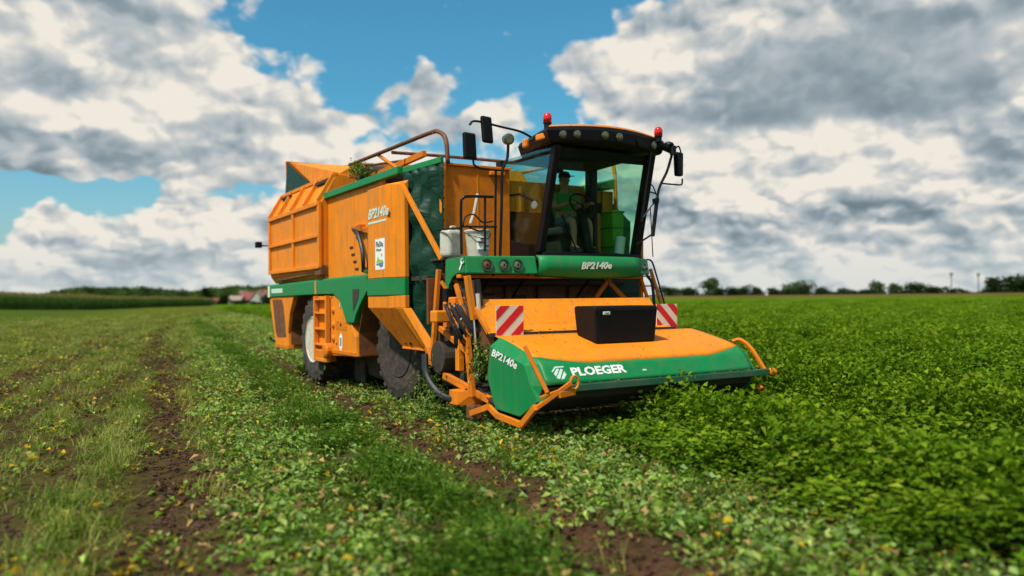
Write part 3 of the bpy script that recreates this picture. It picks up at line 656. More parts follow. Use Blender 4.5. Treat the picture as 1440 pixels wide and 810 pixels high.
part('roof_lamp', MB().lathe(vis_pt(3.12, 3.90), (.3, -1, -.1), [(-.03, .06), (.012, .06), (.022, .04)], 14), 'lens', roof, bev=0)
part('roof_lamp', MB().lathe(vis_pt(2.78, 3.90), (.1, -1, -.1), [(-.03, .06), (.008, .06)], 14), 'black_steel', roof, bev=0)
part('indicator_lamp', MB().hexa([(1.20, 1.52, 3.86), (1.36, 1.27, 3.90), (1.40, 1.35, 3.90), (1.25, 1.56, 3.86), (1.20, 1.52, 3.95), (1.36, 1.27, 3.99), (1.40, 1.35, 3.99), (1.25, 1.56, 3.95)]), 'amber', roof, bev=.02)
part('indicator_lamp', MB().box((1.16, 1.72, 3.80), (1.24, 1.82, 3.94)), 'amber', roof, bev=.03)
for u, v, z in ((1.33, 1.40, 4.05), (3.17, 1.17, 4.0)):
    bs = part('beacon_base', MB().lathe((u, v, z - .03), (0, 0, 1), [(0, .05), (.07, .05), (.075, .062), (.09, .062)], 14), 'black_steel', bev=0)
    part('beacon', MB().lathe((u, v, z + .06), (0, 0, 1), [(0, .06), (.06, .064), (.10, .058), (.13, .04), (.14, .012)], 16), 'red_lens', bs, bev=0, smooth=True, label='red warning beacon on the cab roof')
# cab interior
part('seat_base', MB().box((2.17, 2.35, 2.32), (2.62, 2.75, 2.62)), 'dark', bev=.03)
part('seat_cushion', MB().box((2.10, 2.20, 2.62), (2.64, 2.74, 2.76)), 'seat', bev=.05, segs=3)
part('seat_back', MB().hexa([(2.11, 2.68, 2.74), (2.63, 2.68, 2.74), (2.63, 2.80, 2.74), (2.11, 2.80, 2.74), (2.17, 2.74, 3.32), (2.57, 2.74, 3.32), (2.57, 2.84, 3.32), (2.17, 2.84, 3.32)]), 'seat', bev=.05, segs=3)
part('console', MB().hexa([(2.68, 2.25, 2.32), (2.82, 2.25, 2.32), (2.82, 2.7, 2.32), (2.68, 2.7, 2.32), (2.68, 2.3, 2.96), (2.82, 2.3, 2.96), (2.82, 2.7, 2.90), (2.68, 2.7, 2.90)]), 'black', bev=.03)
part('monitor', MB().box((2.66, 2.1, 2.98), (2.82, 2.13, 3.14)), 'black', bev=.01)
part('steering_column', MB().bar((2.37, 1.86, 2.32), (2.37, 2.06, 3.02), .13, .12), 'black', bev=.03)
stw = MB(); cth, sth = math.cos(R(35)), math.sin(R(35)); wc = Vector((2.37, 2.02, 3.08))
def wheel_pt(a, r=.215): return wc + Vector((r * math.cos(a), r * math.sin(a) * sth * .9, r * math.sin(a) * cth))
stw.tube([wheel_pt(i * math.pi / 14) for i in range(29)], .016, 8, cap=False)
for a in (.4, 2.7, 4.71): stw.bar(wc, wheel_pt(a), .03, .015)
part('steering_wheel', stw, 'black_steel', bev=0)
part('sun_blind', MB().box((1.62, 1.55, 3.50), (2.05, 1.56, 3.80)), 'dark', bev=.02)
part('interior_mirror', MB().lathe((1.62, 1.62, 3.62), (0, 1, 0), [(0, .17), (.03, .17)], 20), 'black_steel', bev=0)
part('grab_rail', MB().tube(arc([(2.98, 2.5, 2.34), (2.98, 2.5, 3.0), (2.97, 2.48, 3.45), (2.85, 2.45, 3.58)]), .012, 6), 'black_steel', bev=0)
part('wiper', MB().bar((2.02, WB - .05, 2.35), (1.70, 1.60, 2.85), .018, .02), 'black_steel', bev=0)
part('door_handle', MB().lathe((1.37, 1.80, 3.0), (-1, -.2, 0), [(0, .05), (.02, .06), (.03, .05)], 12), 'cream', bev=0)
part('headliner', MB().box((1.50, 1.45, 3.765), (3.1, 2.85, 3.778)), 'dark', bev=0)

# --- mirrors and their arms
ma = MB().tube(arc([(1.18, 1.60, 3.93), (1.00, 1.60, 3.99), (.72, 1.60, 4.02), (.30, 1.60, 4.06), (.20, 1.60, 4.0)]), .016, 6)
ma.tube(arc([(.70, 1.62, 3.42), (.40, 1.60, 3.42), (.27, 1.60, 3.46), (.25, 1.60, 3.55)]), .014, 6)
ma.tube(arc([(.82, 1.62, 3.85), (.80, 1.62, 3.6), (.72, 1.62, 3.42), (.70, 1.62, 2.9), (.68, 1.64, 2.24)]), .02, 6)
part('mirror_arm', ma, 'black_steel', bev=0)
part('mirror', MB().hexa([(.115, 1.56, 3.53), (.325, 1.60, 3.53), (.305, 1.66, 3.53), (.10, 1.63, 3.53), (.10, 1.56, 3.895), (.305, 1.60, 3.895), (.29, 1.66, 3.895), (.09, 1.63, 3.895)]), 'black', bev=.03, segs=3)
part('mirror', MB().hexa([(.405, 1.56, 3.78), (.585, 1.60, 3.78), (.575, 1.66, 3.78), (.395, 1.63, 3.78), (.375, 1.56, 4.145), (.555, 1.60, 4.145), (.545, 1.66, 4.145), (.365, 1.63, 4.145)]), 'black', bev=.03, segs=3)
part('work_lamp', MB().lathe((.80, 1.58, 3.86), (-.1, -1, -.1), [(-.10, .03), (-.06, .075), (.02, .08), (.03, .06)], 14), 'lens', bev=0)
ma = MB().tube([(3.18, 1.24, 3.955), (3.34, 1.20, 3.91), (3.50, 1.20, 3.86)], .055, 10, rad=[.05, .058, .05])
ma.tube(arc([(3.46, 1.20, 3.80), (3.36, 1.20, 3.55), (3.24, 1.20, 3.36), (3.18, 1.20, 3.22), (3.15, 1.20, 3.05)]), .02, 6)
ma.tube(arc([(3.25, 1.20, 3.36), (3.50, 1.20, 3.36), (3.65, 1.20, 3.37), (3.67, 1.20, 3.46)]), .013, 6)
ma.tube(arc([(3.50, 1.2, 3.88), (3.60, 1.2, 3.95), (3.65, 1.2, 3.86)]), .012, 6)
part('mirror_arm', ma, 'black_steel', bev=0)
part('mirror', MB().hexa([(3.575, 1.18, 3.50), (3.70, 1.20, 3.50), (3.69, 1.29, 3.50), (3.565, 1.28, 3.50), (3.56, 1.18, 3.865), (3.71, 1.20, 3.865), (3.70, 1.29, 3.865), (3.55, 1.28, 3.865)]), 'black', bev=.025, segs=3)
part('arm_clamp', MB().lathe((3.44, 1.15, 3.80), (0, 0, 1), [(0, .05), (.13, .05)], 10).lathe((3.40, 1.2, 3.93), (0, 0, 1), [(0, .06), (.02, .085), (.05, .07), (.07, .03)], 12), 'black_steel', bev=0)
gr = MB().tube([(3.06, 1.22, 3.83), (3.0, 1.25, 3.4), (2.93, 1.3, 2.78)], .018, 6)
part('grab_pole', gr, 'black_steel', bev=0)
wa = MB().tube([(3.16, 1.2, 3.14), (3.06, 1.2, 2.56)], .030, 8); wa.tube([(3.02, 1.2, 2.98), (3.06, 1.2, 2.25)], .008, 5)
wa.tube([(2.92, 1.24, 2.84), (3.05, 1.2, 3.02), (3.16, 1.2, 3.10)], .012, 5); wa.tube([(3.0, 1.2, 3.22), (3.12, 1.2, 3.2)], .012, 5); wa.tube(arc([(2.99, 1.21, 3.36), (3.08, 1.2, 3.3), (3.14, 1.2, 3.18)]), .010, 5)
wa.tube([(3.08, 1.2, 2.6), (2.84, 1.3, 2.44)], .014, 5)
wa.lathe((3.13, 1.2, 3.06), (0, 0, 1), [(0, .05), (.06, .055)], 8)
part('wiper_linkage', wa, 'black_steel', bev=0)

# --- railing on the platform, post and ladder on the other side
rl = MB().tube(arc([(.06, 1.6, 2.25), (.06, 1.6, 2.90), (.09, 1.6, 3.0), (.17, 1.6, 3.03), (.57, 1.62, 3.05)], 5), .02, 7)
rl.tube([(.44, 1.62, 3.06), (.43, 1.62, 2.30)], .016, 6); rl.tube([(.06, 1.6, 2.62), (.62, 1.62, 2.64)], .014, 6); rl.tube([(.62, 1.63, 3.42), (.60, 1.64, 2.24)], .016, 6)
rl.tube([(.03, 1.6, 2.60), (.0, 2.2, 2.62)], .014, 6)
part('platform_railing', rl, 'black_steel', bev=0)
part('cable', MB().tube(arc([(.10, 1.63, 2.62), (.16, 1.66, 2.76), (.30, 1.68, 2.80), (.42, 1.66, 2.70), (.58, 1.66, 2.72)]), .012, 5).tube(arc([(.15, 1.62, 2.64), (.25, 1.64, 2.60), (.40, 1.66, 2.58), (.5, 1.66, 2.66)]), .012, 5), 'hose', bev=0)
part('grey_pipe', MB().tube([(.36, 1.9, 2.7), (.42, 1.9, 2.85), (.48, 1.9, 3.12)], .022, 6), 'canister', bev=0)
part('rear_post', MB().bar((3.37, 1.84, 1.6), (3.36, 1.80, 3.13), .05, .05), 'orange')
ld = MB()
for u0, u1 in ((3.53, 3.73), (3.27, 3.49)): ld.bar((u0, 1.80, 2.10), (u1, 1.72, 1.40), .05, .035)
lad = part('ladder', ld, 'orange')
for k in range(4):
    f_ = (k + .5) / 4; part('rung', MB().bar((3.27 + .22 * f_, 1.79 - .07 * f_, 2.06 - .62 * f_), (3.53 + .2 * f_, 1.79 - .07 * f_, 2.06 - .62 * f_), .05, .02), 'orange_dirty_shaded', lad, bev=.002)
part('ladder_handrail', MB().tube(arc([(3.38, 1.78, 2.24), (3.52, 1.76, 2.22), (3.60, 1.74, 2.0), (3.76, 1.70, 1.45)]), .014, 6), 'black_steel', lad, bev=0)
part('hose', MB().tube(arc([(3.36, 1.7, 2.0), (3.44, 1.66, 1.86), (3.48, 1.66, 1.5)]), .025, 6), 'hose', bev=0)

# --- tower left of the cab
TV = 2.5
part('tower', MB().box((.24, TV, 2.0), (1.37, 3.25, 3.60)), 'orange_dirty_shaded', bev=.015)  # darker orange paints in the shade on the front face
part('tower_post', MB().box((.19, TV - .05, 2.0), (.27, TV + .03, 3.63)), 'orange', bev=.01)
for z in [2.15 + .16 * i for i in range(9)]: part('bolt', MB().lathe((.225, TV - .052, z), (0, -1, 0), [(0, .012), (.008, .01)], 6), 'dark', bev=0)
part('tower_seam', MB().box((.80, TV - .006, 2.1), (.82, TV + .004, 3.58)), 'orange', bev=0)
part('tower_cap', MB().box((.19, TV - .03, 3.60), (1.38, 3.28, 3.635)), 'orange')
part('tower_bracket', MB().box((1.0, TV - .06, 3.50), (1.25, TV, 3.56)), 'orange', bev=.01)
# elevator body behind the cab
part('elevator_wall', MB().box((1.40, 3.10, 2.0), (3.22, 3.6, 3.56)), 'orange', bev=.01)
part('right_panel', MB().box((3.26, 2.98, 2.0), (3.74, 3.3, 3.48)), 'orange', bev=.01)
part('panel_rib', MB().box((3.48, 2.95, 2.1), (3.52, 2.98, 3.46)), 'orange')
part('side_rail', MB().hexa([(3.3, 2.9, 3.50), (3.72, 2.9, 3.52), (3.72, 4.5, 3.52), (3.3, 4.5, 3.50), (3.3, 2.9, 3.56), (3.72, 2.9, 3.70), (3.72, 4.5, 3.70), (3.3, 4.5, 3.56)]), 'green', bev=.01)
part('elevator_rib', MB().box((1.9, 3.05, 2.1), (1.96, 3.10, 3.46)), 'orange')
part('elevator_rib', MB().box((2.5, 3.05, 2.1), (2.56, 3.10, 3.46)), 'orange')
part('elevator_chute', MB().hexa([(1.5, 3.3, 3.46), (2.3, 3.3, 3.46), (2.3, 4.5, 3.46), (1.5, 4.5, 3.46), (1.6, 3.5, 3.8), (2.2, 3.5, 3.8), (2.2, 4.4, 3.7), (1.6, 4.4, 3.7)]), 'orange', bev=.02)
part('right_tarpaulin', MB().sheet([[(3.76 + .36 * j / 6, 3.0 + .02 * math.sin(9 * j + i), 1.9 + (1.38 - .05 * j) * i / 8) for j in range(7)] for i in range(9)]), 'tarp', bev=0, smooth=True, solid=.01)

# --- left flank : rail, tarpaulin, panels
part('side_rail', MB().bar((-.02, 7.2, 3.66), (-.02, 3.44, 3.64), .10, .12), 'green', bev=.012)
part('side_rail', MB().bar((.03, 3.42, 3.63), (.20, 2.44, 3.66), .06, .09), 'green', bev=.01)
tz = MB(); rows = []
for i in range(33):
    z = 3.60 - 2.62 * i / 32; row = []
    for j in range(37):
        k = j / 36; low = max(0, min(1, (2.2 - z) / 1.2))
        v = 3.36 - (.94 - .0 * low) * k; u = .0 + .20 * k
        fold = .045 * math.sin(z * 6 + 5 * k + 1.6 * math.sin(z * 2.3)) * math.sin(math.pi * k) + .032 * math.sin(26 * k + 1.2 * math.sin(z * 2.1)) * min(1, k * 6, (1 - k) * 6) + .02 * math.sin(z * 17 - 9 * k) * (k * (1 - k) * 4)
        row.append((u - fold - .06 * math.sin(math.pi * k) * math.sin(math.pi * i / 32), v + fold * .3, z))
    rows.append(row)
part('tarpaulin', tz.sheet(rows), 'tarp', bev=0, smooth=True, solid=.008, label='dark green tarpaulin curtain on the flank')
part('diagonal_brace', MB().bar((-.12, 3.18, 3.40), (.10, 2.28, 2.22), .05, .07), 'orange')
part('corner_post', MB().bar((.06, 2.3, 2.07), (-.04, 2.3, .95), .06, .07), 'orange_dirty_shaded')
part('flank_panel', MB().box((.0, 4.22, 2.0), (.06, 7.0, 3.60)), 'orange', bev=.006)
part('panel_seam', MB().box((-.004, 5.55, 2.1), (.01, 5.565, 3.5)), 'orange_dirty_shaded', bev=0)
fp = [(-.25, 4.25), (-.25, 3.44), (-.09, 3.14), (-.02, 3.14), (-.02, 4.25)]
fpm = MB()
bot = [(u, v, 1.99) for u, v in fp]; topz = [3.405, 3.41, 3.39, 3.45, 3.50]
fpm.add(bot + [(u, v, z) for (u, v), z in zip(fp, topz)], [(4, 3, 2, 1, 0), (5, 6, 7, 8, 9)] + [(i, (i + 1) % 5, (i + 1) % 5 + 5, i + 5) for i in range(5)])
fpo = part('front_side_panel', fpm, 'orange', bev=.008, label='folded orange side panel carrying the model name')
fp2 = [(u - (.012 if u < -.2 else 0), v) for u, v in fp]
fgr = part('side_panel_band', MB().prism([(u - .004, v, 1.722) for u, v in fp2], (0, 0, .262)), 'green', fpo, bev=.006)
part('side_panel_skirt', MB().prism([(u, v, 1.53) for u, v in fp], (0, 0, .188)), 'orange', fpo, bev=.006)
lettering('BP2140e', 'model_lettering', .84, (-.2535, 4.20, 2.93), (0, -1, .0), (0, 0, 1), M['pale_print'], fpo, height=.165, bold=.03, shear=.25)
part('underline_strip', MB().box((-.2535, 3.46, 2.855), (-.249, 4.22, 2.888)), 'pale_print', fpo, bev=0)
stk = part('sticker', MB().box((-.2535, 3.53, 2.12), (-.249, 3.92, 2.60)), 'white', fpo, bev=0, label='white sticker with dark words over a green and blue emblem')
lettering('FlaSta', 'sticker_words', .30, (-.2555, 3.88, 2.475), (0, -1, 0), (0, 0, 1), M['grey_print'], stk, height=.085, bold=.03)
lettering('Plant', 'sticker_words', .20, (-.2555, 3.86, 2.41), (0, -1, 0), (0, 0, 1), M['grey_print'], stk, height=.04, bold=.03)
part('emblem_leaf', MB().prism([(-.2535, v, z) for v, z in ((3.88, 2.22), (3.80, 2.33), (3.72, 2.27), (3.62, 2.27), (3.58, 2.25))], (-.002, 0, 0)), 'lime_print', stk, bev=0)
part('emblem_wave', MB().prism([(-.2535, v, z) for v, z in ((3.88, 2.21), (3.58, 2.24), (3.60, 2.17), (3.68, 2.15), (3.78, 2.19), (3.86, 2.19))], (-.002, 0, 0)), 'blue_print', stk, bev=0)
part('emblem_dot', MB().lathe((-.2535, 3.65, 2.345), (-1, 0, 0), [(0, .025), (.002, .025)], 10), 'amber', stk, bev=0)
# linkage bay in the flank panel
for z, v in ((2.93, 5.35), (2.86, 4.95)): part('linkage_cover', MB().hexa([(-.10, v - .35, z - .12), (.0, v - .35, z - .12), (.0, v + .25, z - .03), (-.05, v + .25, z - .03), (-.12, v - .35, z + .02), (.0, v - .35, z + .02), (.0, v + .25, z + .03), (-.05, v + .25, z + .03)]), 'orange_dirty_shaded', bev=.02)
part('hose', MB().tube(arc([(-.05, 5.45, 2.88), (-.09, 5.15, 2.80), (-.10, 4.92, 2.52), (-.10, 4.86, 2.30), (-.06, 4.96, 2.14)]), .035, 8), 'hose', bev=0)
part('hose', MB().tube(arc([(-.04, 4.75, 2.80), (-.08, 4.62, 2.6), (-.08, 4.6, 2.4), (-.04, 4.8, 2.18)]), .028, 8), 'hose', bev=0)
part('linkage_recess', MB().box((-.008, 4.26, 2.12), (.004, 4.9, 2.82)), 'rust_and_shade', bev=.003)
for k in range(4): part('slot', MB().box((-.012, 5.62 - .09 * k, 2.57 - .13 * k), (.002, 5.78 - .09 * k, 2.61 - .13 * k)), 'dark', bev=.004)
part('pipe_stub', MB().lathe((-.04, 4.95, 2.14), (0, -1, .3), [(0, .04), (.16, .04)], 8), 'chrome', bev=0)

# --- long green band and lower bodywork
band = [(11.2, 2.0), (4.66, 2.06), (4.62, 1.80), (4.90, 1.62), (5.16, 1.40), (5.27, 1.26), (5.66, 1.26), (5.86, 1.50), (6.05, 1.68), (6.36, 1.77), (7.26, 1.775), (11.2, 1.745)]
gb = part('long_band', MB().prism([(-.13, v, z) for v, z in band], (.16, 0, 0)), 'green', bev=.012, label='long green band along the flank dropping to a point between the wheels')
part('band_top', MB().hexa([(-.10, 4.66, 2.045), (.02, 4.66, 2.045), (.02, 11.2, 1.99), (-.10, 11.2, 1.99), (-.09, 4.66, 2.085), (.02, 4.66, 2.085), (.02, 11.2, 2.03), (-.09, 11.2, 2.03)]), 'green', gb)
part('band_window', MB().prism([(-.137, v, z) for v, z in ((5.30, 1.84), (4.98, 1.84), (5.02, 1.68), (5.28, 1.46))], (.01, 0, 0)), 'dark', gb, bev=0)
part('reflector', MB().box((-.139, 10.9, 1.74), (-.128, 11.06, 2.0)), 'cream', gb, bev=.003)
part('reflector', MB().box((-.139, 7.36, 1.775), (-.128, 7.44, 2.03)), 'amber', gb, bev=.003)
pl_ = part('maker_plate', MB().box((-.137, 9.8, 1.83), (-.129, 10.75, 1.93)), 'pale_print', gb, bev=.003)
lower = [(7.46, 1.74), (7.36, 1.25), (7.34, .60), (5.20, .68), (5.28, 1.02), (5.5, 1.3), (5.9, 1.74)]
lb = part('lower_body', MB().prism([(-.10, v, z) for v, z in lower], (.55, 0, 0)), 'orange', bev=.012)
part('bottom_rail', MB().box((-.115, 5.22, .68), (-.08, 6.5, .75)), 'orange_dirty_shaded', lb)
ws = part('warning_sign', MB().prism([(-.1045, v, z) for v, z in ((6.10, .80), (6.10, 1.0), (6.02, 1.06), (5.94, 1.0), (5.94, .80), (6.02, .74))], (.004, 0, 0)), 'white', lb, bev=0)
part('sign_mark', MB().box((-.1075, 5.98, .83), (-.1035, 6.06, .98)), 'grey_print', ws, bev=0)
part('hatch', MB().box((-.106, 5.7, 1.12), (-.098, 6.3, 1.28)), 'orange_dirty_shaded', lb, bev=.003)
part('lock', MB().lathe((-.10, 6.0, 1.21), (-1, 0, 0), [(0, .03), (.012, .028)], 10), 'black_steel', lb, bev=0)
part('latch', MB().box((-.118, 6.0, 1.52), (-.10, 6.05, 1.60)), 'canister', lb, bev=.004)
for v, z in ((6.25, .86), (5.5, 1.24), (5.4, 1.24), (6.5, 1.71), (6.9, 1.71), (6.02, .70)): part('bolt', MB().lathe((-.10, v, z), (-1, 0, 0), [(0, .022), (.01, .018)], 8), 'dark', lb, bev=0)
for z in (.95, 1.20, 1.47): part('boss', MB().lathe((-.10, 6.42, z), (-1, 0, 0), [(0, .07), (.02, .06), (.04, .03)], 12), 'orange_dirty_shaded', lb, bev=0)
ld = MB()
for v in (6.60, 7.30): ld.box((-.20, v - .035, .50), (-.12, v + .035, 1.74))
ld.box((-.20, 6.60, .50), (-.12, 7.3, .56))
lad = part('ladder', ld, 'orange')
for z in (.80, 1.10, 1.40, 1.66): part('rung', MB().box((-.205, 6.62, z), (-.10, 7.28, z + .035)), 'orange', lad, bev=.003)
part('ladder_hub', MB().lathe((-.10, 6.62, .72), (-1, 0, 0), [(0, .15), (.10, .15), (.13, .11)], 16), 'orange_dirty_shaded', lad, bev=.008)
part('ladder_foot', MB().box((-.19, 6.7, .50), (.05, 7.3, .72)), 'orange_dirty_shaded', lad, bev=.02)
part('marker_reflector', MB().prism([(-.06, v, z) for v, z in ((7.0, .36), (7.14, .30), (7.07, .42))], (-.01, 0, 0)), 'lime_print', bev=0)
fend = [(11.08, 1.742), (10.50, .58), (9.45, .60), (9.50, .95), (9.38, 1.35), (9.05, 1.742)]
rf = part('rear_fender', MB().prism([(-.10, v, z) for v, z in fend], (.45, 0, 0)), 'orange', bev=.015)
gv = [(10.78, 1.69), (10.0, 1.69), (9.85, 1.55), (9.62, .86), (10.35, .83), (10.50, .95)]
part('vent_grille', MB().prism([(-.106, v, z) for v, z in gv], (.01, 0, 0)), 'rust_and_shade', rf, bev=.003)
part('fender_foot', MB().box((-.11, 9.46, .60), (.3, 10.45, .68)), 'orange_dirty_shaded', rf)
part('tow_hook', MB().tube(arc([(.1, 11.0, .72), (.05, 11.25, .70), (-.02, 11.35, .78)]), .03, 6), 'black_steel', bev=0)
part('arch_liner', MB().sheet([[(u, v, z) for v, z in ((5.18, .70), (5.2, 1.1), (5.0, 1.5), (4.5, 1.9))] for u in (-.06, .9)]), 'rust_and_shade', bev=0, solid=.02)
part('arch_liner', MB().sheet([[(u, v, z) for v, z in ((9.42, .70), (9.46, 1.0), (9.3, 1.4), (8.9, 1.76), (8.0, 1.86), (7.5, 1.74))] for u in (-.05, .8)]), 'rust_and_shade', bev=0, solid=.02)
# angled mudguard in front of the front wheel
part('mudguard', MB().hexa([(.03, 3.50, .92), (.03, 2.66, .92), (.08, 2.66, .92), (.08, 3.50, .92), (-.255, 4.22, 1.53), (-.255, 3.06, 1.53), (-.22, 3.06, 1.53), (-.22, 4.22, 1.53)]), 'orange_dirty_shaded', bev=.004)  # darker orange stands in for shade on the tilted face
part('mudguard_lip', MB().hexa([(-.02, 2.68, .96), (-.04, 2.52, .96), (.10, 2.46, .96), (.10, 2.7, .96), (-.26, 3.10, 1.53), (-.25, 2.86, 1.53), (-.12, 2.84, 1.53), (-.12, 3.10, 1.53)]), 'orange', bev=.006)
part('mudguard_lip', MB().hexa([(-.02, 2.50, .72), (-.03, 2.34, .72), (.04, 2.34, .72), (.04, 2.50, .72), (-.03, 2.62, .96), (-.045, 2.50, .96), (.06, 2.48, .96), (.06, 2.62, .96)]), 'orange_dirty_shaded', bev=.006)
part('mudguard_edge', MB().box((.01, 2.66, .905), (.09, 3.5, .935)), 'orange', bev=.003)

# --- grain bunker at the rear
def cross(z): return -.15 if z <= 3.55 else -.15 + (z - 3.55) * .32 / .53
bk = MB(); V0, V1 = 7.02, 10.82
sec = [(.35, 2.02), (-.02, 2.06), (-.12, 2.2), (-.14, 2.3), (-.14, 3.53), (.17, 4.10), (.6, 4.10)]
sec = sec + [(3.4 - u, z) for u, z in reversed(sec)]
bk.add([(u, V0, z) for u, z in sec] + [(u, V1, z) for u, z in sec], [tuple(range(len(sec))), tuple(range(len(sec), 2 * len(sec)))] + [(i, (i + 1) % len(sec), (i + 1) % len(sec) + len(sec), i + len(sec)) for i in range(len(sec)) if i != 6])
bunker = part('bunker', bk, 'orange', bev=.012, label='orange tipping bunker with pressed ribs')
for v in (7.06, 8.82, 10.76): part('bunker_rib', MB().box((-.185, v - .06, 2.28), (-.13, v + .06, 3.55)), 'orange', bunker)
for z, h in ((2.30, .07), (2.90, .06), (3.52, .08)): part('bunker_rib', MB().box((-.195, V0 + .02, z - h / 2), (-.13, V1 - .02, z + h / 2)), 'orange', bunker)
for v in (7.06, 8.0, 8.95, 9.9, 10.76): part('bunker_rib', MB().bar((-.165, v, 3.56), (.15, v, 4.10), .10, .05, (0, 1, 0)), 'orange', bunker)
part('bunker_rib', MB().box((.12, V0, 4.06), (.22, V1, 4.13)), 'orange', bunker)
for v in (7.6, 10.2): part('bunker_slot', MB().box((.04, v - .35, 3.97), (.10, v + .35, 4.03)), 'dark', bunker, bev=.005)
part('bunker_frame', MB().box((.0, 7.3, 2.06), (.5, 10.5, 2.18)), 'dark', bunker)
part('bunker_hinge', MB().box((-.17, 7.0, 2.12), (.05, 7.35, 2.34)), 'rust_and_shade', bunker, bev=.03)
part('bunker_hinge', MB().bar((-.12, 7.25, 2.2), (-.12, 10.2, 2.12), .05, .05), 'rust_and_shade', bunker)
# raised rear flap with green canvas gusset, side extension and front wall
part('rear_flap', MB().prism([(.28, 10.85, 4.06), (.22, 10.75, 4.93), (3.18, 10.75, 4.93), (3.12, 10.85, 4.06)], (0, .04, 0)), 'orange_dirty_shaded', bunker)
part('canvas_gusset', MB().prism([(.22, 10.84, 4.10), (.24, 10.74, 4.88), (.30, 8.9, 4.12)], (.015, 0, 0)), 'tarp', bunker, bev=0)
part('bunker_extension', MB().prism([(.30, 10.7, 4.90), (.32, 8.9, 4.12), (.34, 7.05, 4.12), (.75, 7.05, 4.30), (.75, 9.0, 4.62)], (.03, 0, 0)), 'orange', bunker)
part('bunker_front_wall', MB().prism([(.2, 7.05, 4.09), (.62, 7.05, 4.36), (3.0, 7.05, 4.46), (3.2, 7.05, 4.09)], (0, .04, 0)), 'orange', bunker)
tl = part('marker_lamp_arm', MB().tube([(-.05, 10.9, 2.95), (-.30, 11.05, 2.95)], .02, 6), 'black_steel', bev=0)
part('marker_lamp', MB().box((-.42, 10.98, 2.90), (-.28, 11.12, 3.04)), 'black', tl, bev=.02)

# --- tubular arches over the intake
tu = MB().tube(arc([(.30, 6.6, 4.22), (.30, 4.6, 4.19), (.30, 3.1, 4.17), (.30, 2.75, 4.13), (.30, 2.52, 3.97), (.30, 2.46, 3.62)], 6), .035, 8)
part('arch_tube', tu, 'rust_and_shade', bev=0, smooth=True)
tu = MB().tube(arc([(3.6, 6.6, 4.22), (3.62, 4.6, 4.16), (3.66, 3.5, 4.10), (3.70, 3.1, 4.02), (3.74, 2.93, 3.8), (3.74, 2.92, 2.4)], 6), .035, 8)
part('arch_tube', tu, 'orange', bev=0, smooth=True)
tu = MB().tube([(.30, 4.55, 4.12), (1.2, 4.5, 4.13), (3.62, 4.5, 4.14)], .028, 8); tu.tube([(.30, 6.0, 4.10), (.9, 4.7, 4.10)], .022, 6)
part('arch_brace', tu, 'rust_and_shade', bev=0)
tu = MB().bar((.2, 6.4, 4.0), (2.6, 6.4, 4.02), .08, .12); tu.bar((.5, 6.8, 3.9), (.6, 3.9, 4.02), .07, .10); tu.tube([(.32, 5.2, 4.18), (.34, 4.2, 3.75)], .03, 6)
part('conveyor_frame', tu, 'orange_dirty_shaded')
part('conveyor_head', MB().lathe((.35, 6.3, 4.03), (1, 0, 0), [(0, .16), (1.4, .16)], 14), 'dark', bev=0)
part('intake_panel', MB().box((.4, 3.5, 3.46), (3.0, 6.9, 3.62)), 'rust_and_shade')

# --- hydraulics at the left front corner
part('lift_strut', MB().bar((-.06, 1.22, 1.95), (.02, 1.20, 1.38), .07, .08), 'orange')
part('strut_rod', MB().tube([(.02, 1.2, 1.38), (.03, 1.17, 1.02)], .02, 8), 'chrome', bev=0)
part('strut_sleeve', MB().tube([(.06, 1.16, 1.72), (.085, 1.16, 1.42)], .03, 8), 'canister', bev=0)
part('hose', MB().tube(arc([(.08, 1.22, 1.90), (.12, 1.22, 1.6), (.11, 1.2, 1.35), (.18, 1.15, 1.12), (.24, 1.1, .98)]), .045, 8), 'hose', bev=0)
part('header_arm', MB().bar((-.06, 1.25, 1.20), (-.03, 1.15, .40), .065, .09), 'orange_dirty_shaded')
part('header_arm', MB().bar((-.06, 1.9, .62), (.06, .85, .38), .07, .09), 'orange_dirty_shaded')
part('header_arm', MB().bar((.15, 1.35, 1.38), (.32, .95, 1.05), .06, .07), 'orange')
part('arm_bracket', MB().hexa([(-.16, 1.35, .28), (.16, 1.2, .28), (.16, 1.5, .28), (-.16, 1.6, .28), (-.14, 1.35, .46), (.06, 1.2, .48), (.06, 1.5, .48), (-.14, 1.6, .46)]), 'orange_dirty_shaded')
part('depth_lever', MB().bar((.28, .92, 1.40), (.22, .95, 1.02), .05, .05), 'rust_and_shade')
part('arm_plate', MB().box((-.08, 2.36, 1.30), (.3, 2.42, 1.95)), 'rust_and_shade')  # brown colour includes the shadow between post and strut
part('arm_gusset', MB().prism([(.02, 2.1, 1.62), (.02, 1.72, 1.30), (.02, 2.1, 1.25)], (.05, 0, 0)), 'orange_dirty_shaded')
part('bay_strut', MB().bar((.12, 1.9, 1.92), (.28, 1.7, 1.52), .05, .06), 'rust_and_shade')
part('bay_strut', MB().bar((.0, 2.1, 1.9), (.2, 1.9, 1.5), .04, .05), 'orange_dirty_shaded')
part('valve_block', MB().box((-.25, 1.75, 1.34), (-.02, 1.95, 1.50)), 'orange', bev=.02)
part('valve_block', MB().box((-.02, 1.66, 1.52), (.16, 1.86, 1.68)), 'orange_dirty_shaded', bev=.02)
for k in range(9):
    q = k / 8; a = rnd.random()
    part('hose', MB().tube(arc([(-.24 + .26 * q, 1.52 - .1 * q, 1.56 + .06 * a), (-.28 + .34 * q, 1.34, 1.44 + .08 * a), (-.24 + .40 * q, 1.22, 1.22 + .10 * a), (-.10 + .28 * q, 1.24, 1.06 + .16 * q), (.04 + .1 * a, 1.40, 1.0 + .18 * q)]), .013 + .006 * a, 6), 'hose', bev=0)
